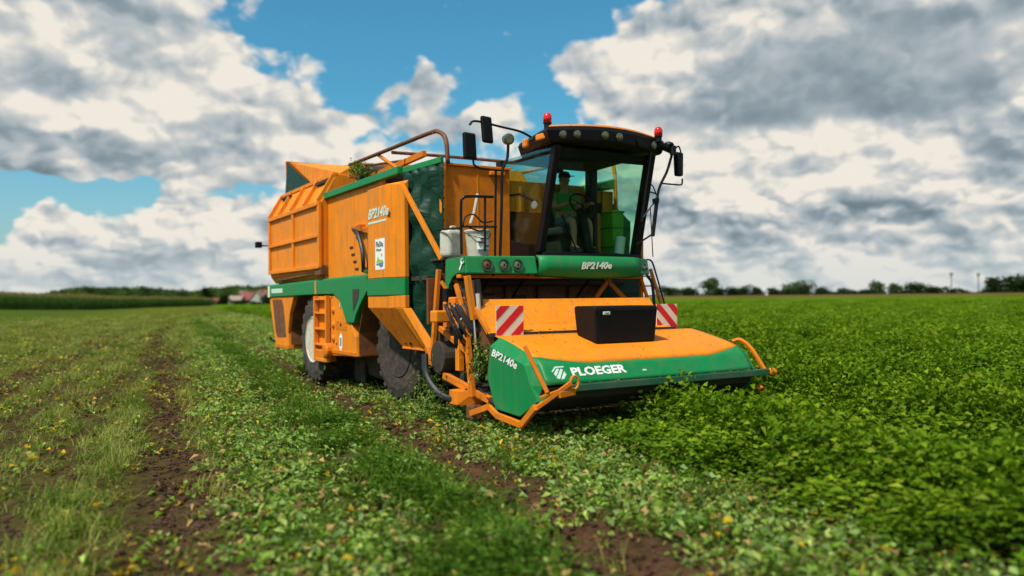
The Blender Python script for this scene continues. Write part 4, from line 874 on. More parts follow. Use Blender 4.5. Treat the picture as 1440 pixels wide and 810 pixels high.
for a in ((-.08, 1.55, 1.54), (-.02, 1.5, 1.36), (.24, 1.0, 1.0)): part('fitting', MB().lathe(a, (.5, -.6, .7), [(0, .028), (.06, .028), (.07, .018)], 8), 'chrome', bev=0)
part('feed_drum', MB().lathe((-.12, 2.0, .86), (1, 0, 0), [(0, .22), (.55, .22)], 18), 'dark', bev=.01)
part('drum_guard', MB().box((-.02, 1.55, .70), (.06, 1.66, 1.12)), 'orange')
part('hose', MB().tube(arc([(-.26, 2.1, .90), (-.28, 2.0, .62), (-.22, 1.75, .40), (-.10, 1.5, .34), (.0, 1.3, .46)]), .05, 8), 'hose', bev=0)
part('cross_link', MB().tube([(-.06, 1.2, .58), (.22, 1.0, .88)], .022, 6), 'rim', bev=0)
part('support_arm', MB().bar((.02, 1.1, .95), (.20, .84, .52), .045, .06), 'rust_and_shade')
part('foot_block', MB().box((-.06, 1.1, .10), (.10, 1.3, .30)), 'rust_and_shade', bev=.03)

# --- wheels
def wheel(u_out, v, r, wd, mat, rim=True, steer=0.0):
    t_ = MB().lathe((0, 0, 0), (1, 0, 0), [(0, r * .50), (-.02, r * .56), (-.035, r * .75), (0, r * .90), (.05, r * .93), (wd - .05, r * .93), (wd, r * .90), (wd + .03, r * .75), (wd, r * .5), (.3, r * .48), (.0, r * .50)], 40, cap=False)
    for k in range(22):
        for sgn in (0, 1):
            a = (k + .5 * sgn) * 2 * math.pi / 22; a2 = a + (.17 if sgn == 0 else .17)
            x0, x1 = (0.0, wd * .53) if sgn == 0 else (wd, wd * .47)
            def q(x, an, rr): return (x, rr * math.cos(an), rr * math.sin(an))
            w_ = .055
            t_.hexa([q(x0, a - w_, r * .90), q(x0, a + w_, r * .90), q(x1, a2 + w_, r * .93), q(x1, a2 - w_, r * .93), q(x0, a - w_, r * .975), q(x0, a + w_, r * .975), q(x1, a2 + w_ * .8, r), q(x1, a2 - w_ * .8, r)])
    o = part('wheel', t_, mat, bev=0)
    o.location = (u_out, v, r); o.rotation_euler = (0, 0, steer)
    rm = MB().lathe((0, 0, 0), (1, 0, 0), [(-.015, r * .53), (-.03, r * .515), (-.02, r * .49), (.07, r * .455), (.10, r * .28), (.05, r * .2), (.05, .03)], 32)
    rm_o = part('rim', rm, 'mud' if mat == 'mud' else 'rim', o, bev=0)
    hub = MB().lathe((0, 0, 0), (1, 0, 0), [(.10, .17), (.02, .15), (.0, .08)], 16)
    part('hub', hub, 'mud' if mat == 'mud' else 'rim', o, bev=0)
    for k in range(10):
        a = k * math.pi / 5; part('wheel_nut', MB().lathe((.075, .14 * math.cos(a), .14 * math.sin(a)), (-1, 0, 0), [(0, .014), (.03, .014)], 6), 'dark', o, bev=0)
    return o
wheel(-.06, 7.78, .875, .62, 'rubber'); wheel(.20, 4.08, .85, .62, 'mud', steer=R(4))
for u, v, r in ((3.46, 7.78, .875), (3.40, 4.08, .85)):
    o = wheel(u, v, r, .62, 'rubber'); o.rotation_euler = (0, 0, math.pi)
part('axle', MB().tube([(.3, 7.78, .875), (3.1, 7.78, .875)], .12, 10), 'dark', bev=0)
part('axle', MB().tube([(.4, 4.08, .85), (3.0, 4.08, .85)], .12, 10), 'dark', bev=0)

# --- loose things standing on the machine
def at_hv(u, v, z): return (HX + u * math.cos(HA) - v * math.sin(HA), HY + u * math.sin(HA) + v * math.cos(HA), z)
pb = empty('plastic_bucket', at_hv(.50, 1.95, 2.236), HA)
tag(pb, 'white plastic bucket with printed label standing behind the railing beside the cab', 'bucket')
bk_ = MB().lathe((0, 0, 0), (0, 0, 1), [(0, .145), (.33, .175), (.335, .185), (.35, .185)], 22).build('bucket_body', M['canister'], pb, bev=.004)
MB().lathe((0, 0, .35), (0, 0, 1), [(0, .192), (.025, .192), (.03, .17)], 22).build('lid', M['canister'], pb, bev=.004)
MB().tube(arc([(-.19, -.02, .33), (-.12, -.17, .27), (.05, -.20, .25), (.19, -.04, .33)]), .006, 5).build('handle', M['hose'], pb)
lb_ = MB().sheet([[(-.167 * math.sin(a), -.172 * math.cos(a) - .004, z) for z in (.10, .28)] for a in [-.6 + .2 * i for i in range(7)]]).build('label_sheet', M['paper'], pb, solid=.002)
for a, z, mm in ((.35, .20, 'green_dark'), (.1, .20, 'red'), (-.25, .15, 'blue_print'), (.1, .25, 'grey_print')): MB().box((-.167 * math.sin(a) - .035, -.185, z - .012), (-.167 * math.sin(a) + .035, -.165, z + .012)).build('print_mark', M[mm], lb_)
cn_ = empty('plastic_canister', at_hv(.17, 2.12, 2.236), HA + .3)
tag(cn_, 'milky white plastic canister standing at the platform corner left of the bucket', 'canister')
MB().box((-.14, -.11, 0), (.14, .11, .38)).build('canister_body', M['canister'], cn_, bev=.05, segs=3)
MB().lathe((-.06, 0, .37), (0, 0, 1), [(0, .03), (.04, .03)], 10).build('cap', M['hose'], cn_)
MB().tube(arc([(-.02, 0, .38), (.0, 0, .43), (.08, 0, .43), (.11, 0, .37)]), .015, 6).build('handle', M['canister'], cn_)
pr = tag(MB().lathe((0, 0, 0), (.16, 0, 1), [(0, .075), (.27, .075), (.27, .02), (.2, .02)], 22).build('paper_roll', M['paper']), 'white paper roll leaning on the windscreen sill inside the cab', 'paper roll')
pr.location = at_hv(2.95, 1.86, 2.325); pr.rotation_euler = (0, 0, HA)
gb_ = empty('storage_bin', at_hv(3.06, 2.16, 2.325), HA)
tag(gb_, 'bright lime green plastic bin standing beside the seat in the cab', 'bin')
MB().hexa([(-.10, -.14, 0), (.10, -.14, 0), (.10, .14, 0), (-.10, .14, 0), (-.115, -.16, .66), (.115, -.16, .66), (.115, .16, .66), (-.115, .16, .66)]).build('bin_body', M['binlime'], gb_, bev=.02)
MB().box((-.125, -.17, .66), (.125, .17, .70)).build('bin_lid', M['binlime'], gb_, bev=.015)
for z in (.12, .42): MB().box((-.118, -.165, z), (.118, .165, z + .012)).build('bin_rib', M['green_dark'], gb_)

# ------------------------------------------------------------------ the driver, seated, hands on the wheel
def skinned(name, joints, edges, mat, parent=None, sub=2, smooth=True):
    me = bpy.data.meshes.new(name); me.from_pydata([j[0] for j in joints], edges, []); o = bpy.data.objects.new(name, me); COL.objects.link(o)
    md = o.modifiers.new('skin', 'SKIN'); md.use_smooth_shade = True
    lay = me.skin_vertices if len(me.skin_vertices) else None
    if lay is None:
        bm = bmesh.new(); bm.from_mesh(me); bm.verts.layers.skin.verify(); bm.to_mesh(me); bm.free()
    for i, j in enumerate(joints):
        r = j[1]; r = r if isinstance(r, tuple) else (r, r); me.skin_vertices[0].data[i].radius = r; me.skin_vertices[0].data[i].use_root = (i == 0)
    s_ = o.modifiers.new('sub', 'SUBSURF'); s_.levels = s_.render_levels = sub
    me.materials.append(mat)
    if parent: o.parent = parent
    return o
drv = empty('person', at_hv(2.37, 2.5, 2.76), HA)
tag(drv, 'driver in a green shirt, shorts and dark cap seated at the wheel in the cab', 'person')
# local : x to the machine's left hand side of the picture, y backwards, z up from the seat
J = [((0, .02, .09), (.15, .11)), ((0, .05, .26), (.14, .10)), ((0, .04, .44), (.17, .11)), ((0, .02, .54), (.09, .075)), ((0, .0, .60), .055), ((0, -.01, .68), (.068, .078)), ((0, -.02, .77), (.078, .092)), ((0, -.01, .845), (.06, .07))]
E_ = [(i, i + 1) for i in range(7)]
def limb(start, pts):
    prev = start
    for p, r in pts: J.append((p, r)); E_.append((prev, len(J) - 1)); prev = len(J) - 1
    return prev
hands = []
for sx in (-1, 1):
    h = limb(2, [((sx * .19, .03, .49), .062), ((sx * .25, -.10, .30), .046), ((sx * .20, -.33, .33), .036), ((sx * .185, -.40, .345), .028), ((sx * .18, -.455, .35), (.036, .02))])
    for k in range(4):
        dx = -.024 + .016 * k
        limb(h, [((sx * .18 + dx, -.495, .365 - .004 * k), .0095), ((sx * .18 + dx, -.515, .345 - .004 * k), .0088), ((sx * .18 + dx, -.495, .328), .008)])
    limb(h, [((sx * .145, -.45, .335), .011), ((sx * .135, -.48, .325), .009)])
    limb(0, [((sx * .11, -.10, .075), .092), ((sx * .15, -.42, .08), .068), ((sx * .15, -.46, -.05), .058), ((sx * .15, -.47, -.27), .042), ((sx * .15, -.48, -.34), .045), ((sx * .15, -.60, -.375), .04)])
body = skinned('body', J, E_, M['skin'], drv)
# face
fc = MB().hexa([(-.014, -.118, .725), (.014, -.118, .725), (.012, -.10, .725), (-.012, -.10, .725), (-.008, -.106, .775), (.008, -.106, .775), (.008, -.09, .775), (-.008, -.09, .775)])
fc.build('nose', M['skin'], drv, bev=.004)
for sx in (-1, 1):
    MB().lathe((sx * .030, -.104, .785), (0, -1, 0), [(-.01, .011), (.002, .009), (.005, .004)], 8).build('eye', M['black_steel'], drv)
    MB().lathe((sx * .083, -.01, .76), (sx, 0, .1), [(-.01, .028), (.008, .024)], 10).build('ear', M['skin'], drv)
MB().box((-.022, -.106, .700), (.022, -.094, .706)).build('mouth', M['red'], drv, bev=.002)
cp = MB().lathe((0, -.01, .80), (0, 0, 1), [(0, .098), (.05, .095), (.085, .07), (.10, .02)], 16); cp.hexa([(-.07, -.20, .80), (.07, -.20, .80), (.08, -.08, .81), (-.08, -.08, .81), (-.07, -.20, .808), (.07, -.20, .808), (.08, -.08, .82), (-.08, -.08, .82)])
cp.build('cap', M['cap'], drv, smooth=False)
SJ = [((0, .03, .06), (.17, .13)), ((0, .05, .26), (.165, .125)), ((0, .04, .44), (.19, .13)), ((0, .02, .545), (.10, .085))]; SE = [(0, 1), (1, 2), (2, 3)]
for sx in (-1, 1):
    SJ += [((sx * .19, .03, .49), .080), ((sx * .23, -.05, .37), .066)]; n_ = len(SJ); SE += [(2, n_ - 2), (n_ - 2, n_ - 1)]
skinned('shirt', SJ, SE, M['shirt'], drv)
SJ = [((0, .02, .05), (.175, .13))]; SE = []
for sx in (-1, 1):
    SJ += [((sx * .11, -.10, .075), .108), ((sx * .15, -.40, .085), .085)]; n_ = len(SJ); SE += [(0, n_ - 2), (n_ - 2, n_ - 1)]
skinned('shorts', SJ, SE, M['shorts'], drv)
for sx in (-1, 1):
    MB().hexa([(sx * .15 - .05, -.66, -.43), (sx * .15 + .05, -.66, -.43), (sx * .15 + .05, -.42, -.43), (sx * .15 - .05, -.42, -.43), (sx * .15 - .045, -.64, -.36), (sx * .15 + .045, -.64, -.36), (sx * .15 + .05, -.42, -.29), (sx * .15 - .05, -.42, -.29)]).build('shoe', M['sock'], drv, bev=.02)

# ------------------------------------------------------------------ plants and litter (stuff)
class LeafMesh:
    """many small folded leaves and blades with a colour each, one mesh"""
    def __init__(s, seed): s.v = []; s.f = []; s.c = []; s.r = random.Random(seed)
    def leaf(s, p, az, pitch, L, wd, col, fold=.25, roll=0.0, curl=.3):
        d = Vector((math.cos(az) * math.cos(pitch), math.sin(az) * math.cos(pitch), math.sin(pitch)))
        side = Vector((-math.sin(az), math.cos(az), 0)); side = Matrix.Rotation(roll, 3, d) @ side; nrm = side.cross(d) * -1
        p = Vector(p); o = len(s.v); mid = p + d * L * .5 - nrm * L * fold * .3
        tip = p + d * L * .96 - nrm * -1 * 0 - Vector((0, 0, L * curl * .5))
        s.v += [p, p + d * L * .42 + side * wd / 2 + nrm * wd * fold, p + d * L * .42 - side * wd / 2 + nrm * wd * fold, mid, tip]
        s.f += [(o, o + 1, o + 3), (o, o + 3, o + 2), (o + 1, o + 4, o + 3), (o + 3, o + 4, o + 2)]
        k = s.r.uniform(.8, 1.2); s.c += [tuple(x * k for x in col)] * 5
    def blade(s, p, az, lean, L, wd, col, bend=.5):
        p = Vector(p); o = len(s.v); side = Vector((-math.sin(az), math.cos(az), 0)) * wd / 2; h = Vector((math.cos(az), math.sin(az), 0))
        for i, k in enumerate((0, .5, 1)):
            a = lean + bend * k
            q = p + h * (L * k * math.sin(a)) + Vector((0, 0, L * k * math.cos(a)))
            t_ = 1 - .85 * k; s.v += [q + side * t_, q - side * t_]
        s.f += [(o, o + 2, o + 3, o + 1), (o + 2, o + 4, o + 5, o + 3)]
        kk = s.r.uniform(.75, 1.25); s.c += [tuple(x * kk for x in col)] * 6
    def obj(s, name, mat):
        me = bpy.data.meshes.new(name); me.from_pydata([tuple(v) for v in s.v], [], s.f)
        a = me.color_attributes.new('col', 'FLOAT_COLOR', 'POINT'); a.data.foreach_set('color', np.array([(*c, 1) for c in s.c], dtype=np.float32).ravel())
        me.materials.append(mat); me.update(); return bpy.data.objects.new(name, me)
def scatter(name, pts, rot, scl, idx, templates, parent=None):
    """one stuff object: an instance of one of the templates on every point"""
    col = bpy.data.collections.new(name + '_templates')
    for i, t in enumerate(templates): t.name = '%s_%02d' % (name + '_piece', i); col.objects.link(t)
    me = bpy.data.meshes.new(name); me.vertices.add(len(pts)); me.vertices.foreach_set('co', np.asarray(pts, np.float32).ravel())
    for nm, ty, dt in (('rot', 'FLOAT_VECTOR', rot), ('scl', 'FLOAT_VECTOR', scl)):
        a = me.attributes.new(nm, ty, 'POINT'); a.data.foreach_set('vector', np.asarray(dt, np.float32).ravel())
    a = me.attributes.new('idx', 'INT', 'POINT'); a.data.foreach_set('value', np.asarray(idx, np.int32))
    me.update(); o = bpy.data.objects.new(name, me); COL.objects.link(o)
    ng = bpy.data.node_groups.new(name, 'GeometryNodeTree')
    ng.interface.new_socket('Geometry', in_out='INPUT', socket_type='NodeSocketGeometry'); ng.interface.new_socket('Geometry', in_out='OUTPUT', socket_type='NodeSocketGeometry')
    N = ng.nodes; gi = N.new('NodeGroupInput'); go = N.new('NodeGroupOutput'); ip = N.new('GeometryNodeInstanceOnPoints'); ci = N.new('GeometryNodeCollectionInfo')
    ci.inputs['Collection'].default_value = col; ci.inputs['Separate Children'].default_value = True; ci.inputs['Reset Children'].default_value = True
    def att(nm, ty):
        n = N.new('GeometryNodeInputNamedAttribute'); n.data_type = ty; n.inputs['Name'].default_value = nm; return n.outputs['Attribute']
    e2r = N.new('FunctionNodeEulerToRotation'); L = ng.links
    L.new(att('rot', 'FLOAT_VECTOR'), e2r.inputs[0]); L.new(gi.outputs[0], ip.inputs['Points']); L.new(ci.outputs[0], ip.inputs['Instance'])
    ip.inputs['Pick Instance'].default_value = True; L.new(att('idx', 'INT'), ip.inputs['Instance Index']); L.new(e2r.outputs[0], ip.inputs['Rotation'])
    L.new(att('scl', 'FLOAT_VECTOR'), ip.inputs['Scale']); L.new(ip.outputs[0], go.inputs[0])
    md = o.modifiers.new('scatter', 'NODES'); md.node_group = ng
    tag(o, kind='stuff'); return o
def wedge(r0, r1, dens, az0=-40, az1=42):
    """random points in the ring sector the photograph looks at"""
    n = int(dens * R(az1 - az0) * (r1 * r1 - r0 * r0) / 2)
    r = np.sqrt(npr.uniform(r0 * r0, r1 * r1, n)); a = R(1) * npr.uniform(az0, az1, n)
    return r * np.sin(a), r * np.cos(a)
def place(name, X, Y, Z, scl, templates, tilt=.15, flat=None):
    n = len(X); rot = np.stack([npr.normal(0, tilt, n), npr.normal(0, tilt, n), npr.uniform(0, 6.283, n)], -1)
    s3 = np.stack([scl, scl, scl if flat is None else scl * flat], -1)
    return scatter(name, np.stack([X, Y, Z], -1), rot, s3, npr.integers(0, len(templates), n), templates)

# --- uncut crop : bushy bean plants with broad leaves
def crop_plant(seed):
    lm = LeafMesh(seed); r = lm.r
    for k in range(16):
        a = r.uniform(0, 6.283); rr = r.uniform(.0, .17); lm.blade((rr * .3 * math.cos(a), rr * .3 * math.sin(a), 0), a, r.uniform(.0, .35), r.uniform(.3, .46), .010, (.07, .13, .02), .4)
    for k in range(84):
        a = r.uniform(0, 6.283); rr = .25 * math.sqrt(r.random()); h = r.uniform(.10, .47) if k % 3 else r.uniform(.36, .50)
        h *= 1 - .35 * (rr / .25) ** 2
        young = (h / .5) ** 2
        q_ = r.random(); base = (.062 + .15 * young * q_, .135 + .175 * young * q_, .004 + .008 * q_)
        if r.random() < .06: base = (.20, .26, .025)
        if h < .16 and r.random() < .3: base = (.22, .17, .03)
        lm.leaf((rr * math.cos(a), rr * math.sin(a), h), a + r.uniform(-1.3, 1.3), r.uniform(-.35, .75), r.uniform(.048, .105), r.uniform(.036, .068), base, r.uniform(.1, .4), r.uniform(-.7, .7), r.uniform(0, .6))
    return lm.obj('crop', M['bean_leaf'])
crop_t = [crop_plant(i) for i in range(6)]
def rowmod(x, y):
    s, t = st(x, y)
    row = np.cos((s - 5.45) / 2.42 * 2 * np.pi)
    h = .90 + .36 * row * (1 - sstep(s, 14, 30)) + .95 * (fbm(s * 1.0, t * .55, 31, 3) - .45)
    tr = gauss(s - 35.2, .4) + gauss(s - 63, .5) + gauss(s - 91, .7)
    return h * (1 - .75 * np.minimum(tr, 1))
CX_, CY_, CS_, CF_ = [], [], [], []
for r0, r1, dn, sc_ in ((3.2, 13, 34, 1.0), (13, 24, 22, 1.15), (24, 48, 9, 1.55), (48, 100, 2.6, 2.6), (100, 190, .55, 4.6)):
    x, y = wedge(r0, r1, dn, -28, 44); k = in_crop(x, y); x, y = x[k], y[k]; s, t = st(x, y)
    k = (s < 6.75) & (t > 11) ; k = ~k; x, y = x[k], y[k]
    k = npr.random(len(x)) < np.clip(rowmod(x, y) * 1.1 - .05, .2, 1); x, y = x[k], y[k]
    hgt = np.clip(rowmod(x, y), .35, 1.5) * npr.uniform(.85, 1.15, len(x))
    CX_.append(x); CY_.append(y); CS_.append(np.full(len(x), sc_) * npr.uniform(.85, 1.2, len(x))); CF_.append(hgt * (1.0 if sc_ < 1.2 else 1.08) / sc_ ** .92)
cx, cy, cs, cf = map(np.concatenate, (CX_, CY_, CS_, CF_))
place('crop_plants', cx, cy, np.zeros(len(cx)) - .01, cs, crop_t, .10, cf)

# --- harvested ground : leaf litter, stubble, weeds
BLUEG = (.19, .29, .085)
PALE, MIDG, DEEP, YEL, TAN, BRN = (.29, .37, .09), (.15, .25, .03), (.06, .12, .01), (.55, .36, .025), (.42, .28, .11), (.13, .075, .035)
def litter(seed, pal, n=24, size=(.042, .092), spread=.19):
    lm = LeafMesh(seed); r = lm.r
    for k in range(n):
        a = r.uniform(0, 6.283); rr = spread * math.sqrt(r.random())
        lm.leaf((rr * math.cos(a), rr * math.sin(a), r.uniform(.004, .085)), r.uniform(0, 6.283), r.uniform(-.4, .6), r.uniform(*size), r.uniform(size[0] * .6, size[1] * .65), r.choice(pal), r.uniform(.1, .5), r.uniform(-.6, .6), r.uniform(0, .7))
    for k in range(6):
        a = r.uniform(0, 6.283); rr = spread * r.random(); lm.blade((rr * math.cos(a), rr * math.sin(a), .01), r.uniform(0, 6.283), r.uniform(.9, 1.45), r.uniform(.07, .16), .005, r.choice([(.22, .24, .09), (.26, .21, .10)]), .2)
    return lm.obj('litter', M['litter'])
pale_t = [litter(40 + i, [PALE] * 5 + [BLUEG] * 5 + [MIDG] * 7 + [DEEP] * 4 + [TAN]) for i in range(5)]
mix_t = [litter(50 + i, [PALE] * 3 + [MIDG] * 3 + [DEEP] * 3 + [TAN] * 3 + [BRN] * 5 + [YEL], 18) for i in range(4)]
dead_t = [litter(60 + i, [YEL] * 4 + [TAN] * 4 + [BRN], 3, (.06, .11), .16) for i in range(4)]
def stubble(seed):
    lm = LeafMesh(seed); r = lm.r
    for k in range(34):
        a = r.uniform(0, 6.283); rr = .13 * math.sqrt(r.random())
        lm.blade((rr * math.cos(a), rr * math.sin(a), 0), r.uniform(0, 6.283), r.uniform(.05, .9), r.uniform(.08, .20), r.uniform(.005, .009), r.choice([(.15, .215, .03), (.21, .26, .045), (.11, .165, .02), (.28, .26, .08)]), r.uniform(.1, .9))
    for k in range(5):
        a = r.uniform(0, 6.283); rr = .14 * math.sqrt(r.random()); lm.leaf((rr * math.cos(a), rr * math.sin(a), .02), r.uniform(0, 6.283), r.uniform(-.2, .4), r.uniform(.03, .05), .025, r.choice([DEEP, MIDG, TAN, BRN]), .3, 0, .3)
    return lm.obj('stubble', M['straw'])
stub_t = [stubble(70 + i) for i in range(5)]
def weed(seed):
    lm = LeafMesh(seed); r = lm.r
    for k in range(46):
        a = r.uniform(0, 6.283); rr = .12 * math.sqrt(r.random()); c = r.choice([(.04, .10, .008), (.07, .145, .012), (.13, .20, .018), (.035, .08, .010)])
        lm.blade((rr * math.cos(a), rr * math.sin(a), 0), a + r.uniform(-1, 1), r.uniform(.0, .7), r.uniform(.08, .20), r.uniform(.006, .012), c, r.uniform(.2, 1.0))
    for k in range(24):
        a = r.uniform(0, 6.283); rr = .14 * math.sqrt(r.random())
        lm.leaf((rr * math.cos(a), rr * math.sin(a), r.uniform(.03, .15)), r.uniform(0, 6.283), r.uniform(-.3, .7), r.uniform(.025, .05), r.uniform(.012, .026), r.choice([(.07, .15, .014), (.11, .19, .02), (.05, .11, .012)]), .3, r.uniform(-.6, .6), .3)
    return lm.obj('weed', M['leaf'])
weed_t = [weed(80 + i) for i in range(5)]
def clod(seed):
    r = random.Random(seed); mb = MB()
    for k in range(12):
        c = Vector((r.uniform(-.13, .13), r.uniform(-.13, .13), .0)); q = r.uniform(.006, .024)
        pts = [c + Vector((math.cos(a) * q * r.uniform(.7, 1.2), math.sin(a) * q * r.uniform(.7, 1.2), z * q)) for z in (-.3, .5) for a in (0, 1.26, 2.5, 3.77, 5.0)] + [c + Vector((0, 0, q * .65))]
        mb.add(pts, [(i, (i + 1) % 5, 5 + (i + 1) % 5, 5 + i) for i in range(5)] + [(5 + i, 5 + (i + 1) % 5, 10) for i in range(5)])
    o = bpy.data.objects.new('clod', mb.mesh('clod')); o.data.materials.append(M['soil']); return o
M['soil'] = principled('crumbled_soil', (.085, .045, .028), .95, dirt=.5, dirt_col=(.04, .024, .016), scale=12, spec=.1, var=.25)
clod_t = [clod(90 + i) for i in range(4)]
def zone(s, t):
    """densities (0..1) of what lies on the harvested strip at row coordinate s"""
    wv_ = .7 * (fbm(s * .8, t * .35, 61, 3) - .45); q = s + wv_
    tl = np.minimum(1, 1.25 * gauss(s - track_left(t), .34)); tr = np.minimum(1, 1.2 * gauss(s - track_right(t), .40)); t3 = .8 * gauss(s + 3.3, .35) + .5 * gauss(s + 7.8, .5) + .45 * gauss(s + 1.5, .22)
    bare = np.clip(tl + tr + t3, 0, 1); rd = gauss(s - ridge_line(t), .33)
    pale = sstep(q, -.05, .5) * (1 - .8 * rd); olive = 1 - sstep(q, -.25, .35)
    patch = fbm(s * 1.6, t * .8, 71, 3)
    drill = .5 + .5 * np.cos((s + .10 * np.sin(t * .5)) * 2 * np.pi / .86)
    stripe = .35 + 1.3 * vnoise(s * 2.6, t * .045, 91) * (.6 + .8 * vnoise(s * .9 + 7, t * .03, 92))
    olive = olive * np.clip(.35 + .7 * stripe, .4, 1.2); pale = pale * np.clip(.35 + .75 * stripe, 0, 1.2)
    return pale * (1 - .5 * gauss(s - 2.65, .5)) * (1 - .92 * bare) * (.45 + .75 * patch + .15 * drill), olive * (1 - .95 * bare) * np.clip(.35 + 1.1 * patch, 0, 1) * (.10 + 1.05 * drill ** 1.4), rd * np.clip(3.2 * (fbm(s * 2.2, t * 1.5, 73, 3) - .30), 0, .9) * (1 - .8 * bare) + .12 * (patch > .56) * (1 - bare) * sstep(q, .2, 1.2), bare
def under_machine(x, y):
    u, v = huv(x, y); return (u > .5) & (u < 3.2) & (v > 1.2) & (v < 10)
acc = {k: [] for k in ('pale', 'mix', 'dead', 'stub', 'weed', 'clod')}
for r0, r1, dn, sc_ in ((2.6, 9, 1.0, 1.0), (9, 17, .75, 1.1), (17, 32, .40, 1.35), (32, 58, .15, 1.9), (58, 110, .045, 3.2)):
    for kind, base in (('pale', 44), ('mix', 26), ('dead', 9), ('stub', 62), ('weed', 46), ('clod', 40)):
        x, y = wedge(r0, r1, base * dn, -40, 38 if r1 < 50 else 2); s, t = st(x, y); p_, o_, w_, b_ = zone(s, t); keep = ~in_crop(x, y) & ~under_machine(x, y)
        pr_ = {'pale': p_, 'mix': np.clip(.28 * o_ + .14 * b_ + .15 * p_, 0, 1), 'dead': np.clip(.7 * p_ + .3 * o_ + .3 * b_, 0, 1) * (.3 + 1.2 * (fbm(s * .9, t * .6, 81, 3) > .5)), 'stub': o_ + .22 * p_, 'weed': w_ + .05 * o_, 'clod': .25 + .75 * b_}[kind] * (1 - .8 * sstep(np.hypot(x, y), 50, 110))
        k = keep & (npr.random(len(x)) < pr_); x, y = x[k], y[k]
        sca = (npr.uniform(.55, 1.55, len(x)) if kind == 'weed' else npr.uniform(.75, 1.25, len(x))) * sc_ * ((1 + .5 * gauss(s[k] - ridge_line(t[k]), .5)) if kind == 'weed' else 1)
        acc[kind].append(np.stack([x, y, sca], -1))
for kind, nm, tp in (('pale', 'cut_leaf_litter', pale_t), ('mix', 'mixed_leaf_litter', mix_t), ('dead', 'yellow_fallen_leaves', dead_t), ('stub', 'pale_stubble', stub_t), ('weed', 'low_weeds', weed_t), ('clod', 'soil_crumbs', clod_t)):
    A = np.concatenate(acc[kind]); fl = 1 / np.maximum(1, A[:, 2] / 1.25)
    place(nm, A[:, 0], A[:, 1], ground_z(A[:, 0], A[:, 1]) - .004, A[:, 2], tp, .12, fl)

# --- maize along the far left
def maize(seed):
    lm = LeafMesh(seed); r = lm.r
    lm.blade((0, 0, 0), r.uniform(0, 6), .02, 2.3, .06, (.06, .11, .02), .05); lm.blade((0, 0, 0), 1.6, .02, 2.3, .06, (.06, .11, .02), .05)
    for k in range(10):
        z = .3 + .19 * k; a = k * 3.14 + r.uniform(-.6, .6); lm.blade((0, 0, z), a, r.uniform(.35, .7), r.uniform(.6, .85), .10, r.choice([(.045, .10, .016), (.06, .12, .02), (.035, .08, .014)]), 1.5)
    for k in range(6): lm.blade((0, 0, 2.2), r.uniform(0, 6.28), r.uniform(.05, .5), r.uniform(.28, .42), .05, (.22, .16, .07), .5)
    return lm.obj('maize', M['straw'])
mz = [maize(i) for i in range(4)]
# front edge of the maize block (world x, y) from left to right, and rows behind it
EDGE = np.array([(-175, 118), (-112, 140), (-99, 152), (-97.5, 183), (-112, 240), (-124, 330)], float)
seg = np.hypot(*np.diff(EDGE, axis=0).T); cumd = np.concatenate([[0], np.cumsum(seg)])
mzx, mzy, mzs = [], [], []
for row in range(26):
    dd = np.arange(0, cumd[-1], .55 if row < 5 else 1.1); bx_ = np.interp(dd, cumd, EDGE[:, 0]); by_ = np.interp(dd, cumd, EDGE[:, 1])
    off = row * .8 if row < 6 else 4.8 + (row - 6) * 2.6
    mzx.append(bx_ - off * .93 + npr.normal(0, .12, len(dd))); mzy.append(by_ + off * .36 + npr.normal(0, .12, len(dd))); mzs.append(npr.uniform(1.1, 1.45, len(dd)) * (.86 + .34 * fbm(dd * .05, dd * 0 + row * .1, 17, 3)) * (1 if row < 6 else 1.1))
mzx, mzy, mzs = map(np.concatenate, (mzx, mzy, mzs))
place('maize_field', mzx, mzy, ground_z(mzx, mzy), mzs, mz, .04)

# vine tangles caught on the machine
def tangle(name, label, uvz, ext, n, seed):
    lm = LeafMesh(seed); r = lm.r
    for k in range(n):
        p = Vector((r.gauss(0, ext[0]), r.gauss(0, ext[1]), r.gauss(0, ext[2])))
        lm.leaf(p, r.uniform(0, 6.28), r.uniform(-1, .8), r.uniform(.04, .08), r.uniform(.025, .05), r.choice([(.08, .16, .03), (.12, .19, .04), (.05, .10, .02), (.16, .19, .05)]), .3, r.uniform(-1, 1), .4)
        if k % 3 == 0: lm.blade(p, r.uniform(0, 6.28), r.uniform(.3, 2.4), r.uniform(.1, .25), .006, (.12, .15, .04), .8)
    o = lm.obj(name, M['litter']); COL.objects.link(o); o.location = at_hv(*uvz); tag(o, label, 'plants'); return o
tangle('vine_tangle', 'green bean vines caught on the linkage beside the header end', (.02, 1.0, .88), (.07, .09, .13), 260, 3)
tangle('vine_tangle', 'dark heap of bean vines lying on the conveyor under the tubular arch', (.25, 5.9, 4.02), (.10, .30, .045), 260, 4)
tg_ = tangle('trailing_vines', 'trailing bean vines hanging under the machine behind the front wheel guard', (-.10, 2.2, .42), (.16, .30, .16), 300, 5); tag(tg_, kind='stuff')

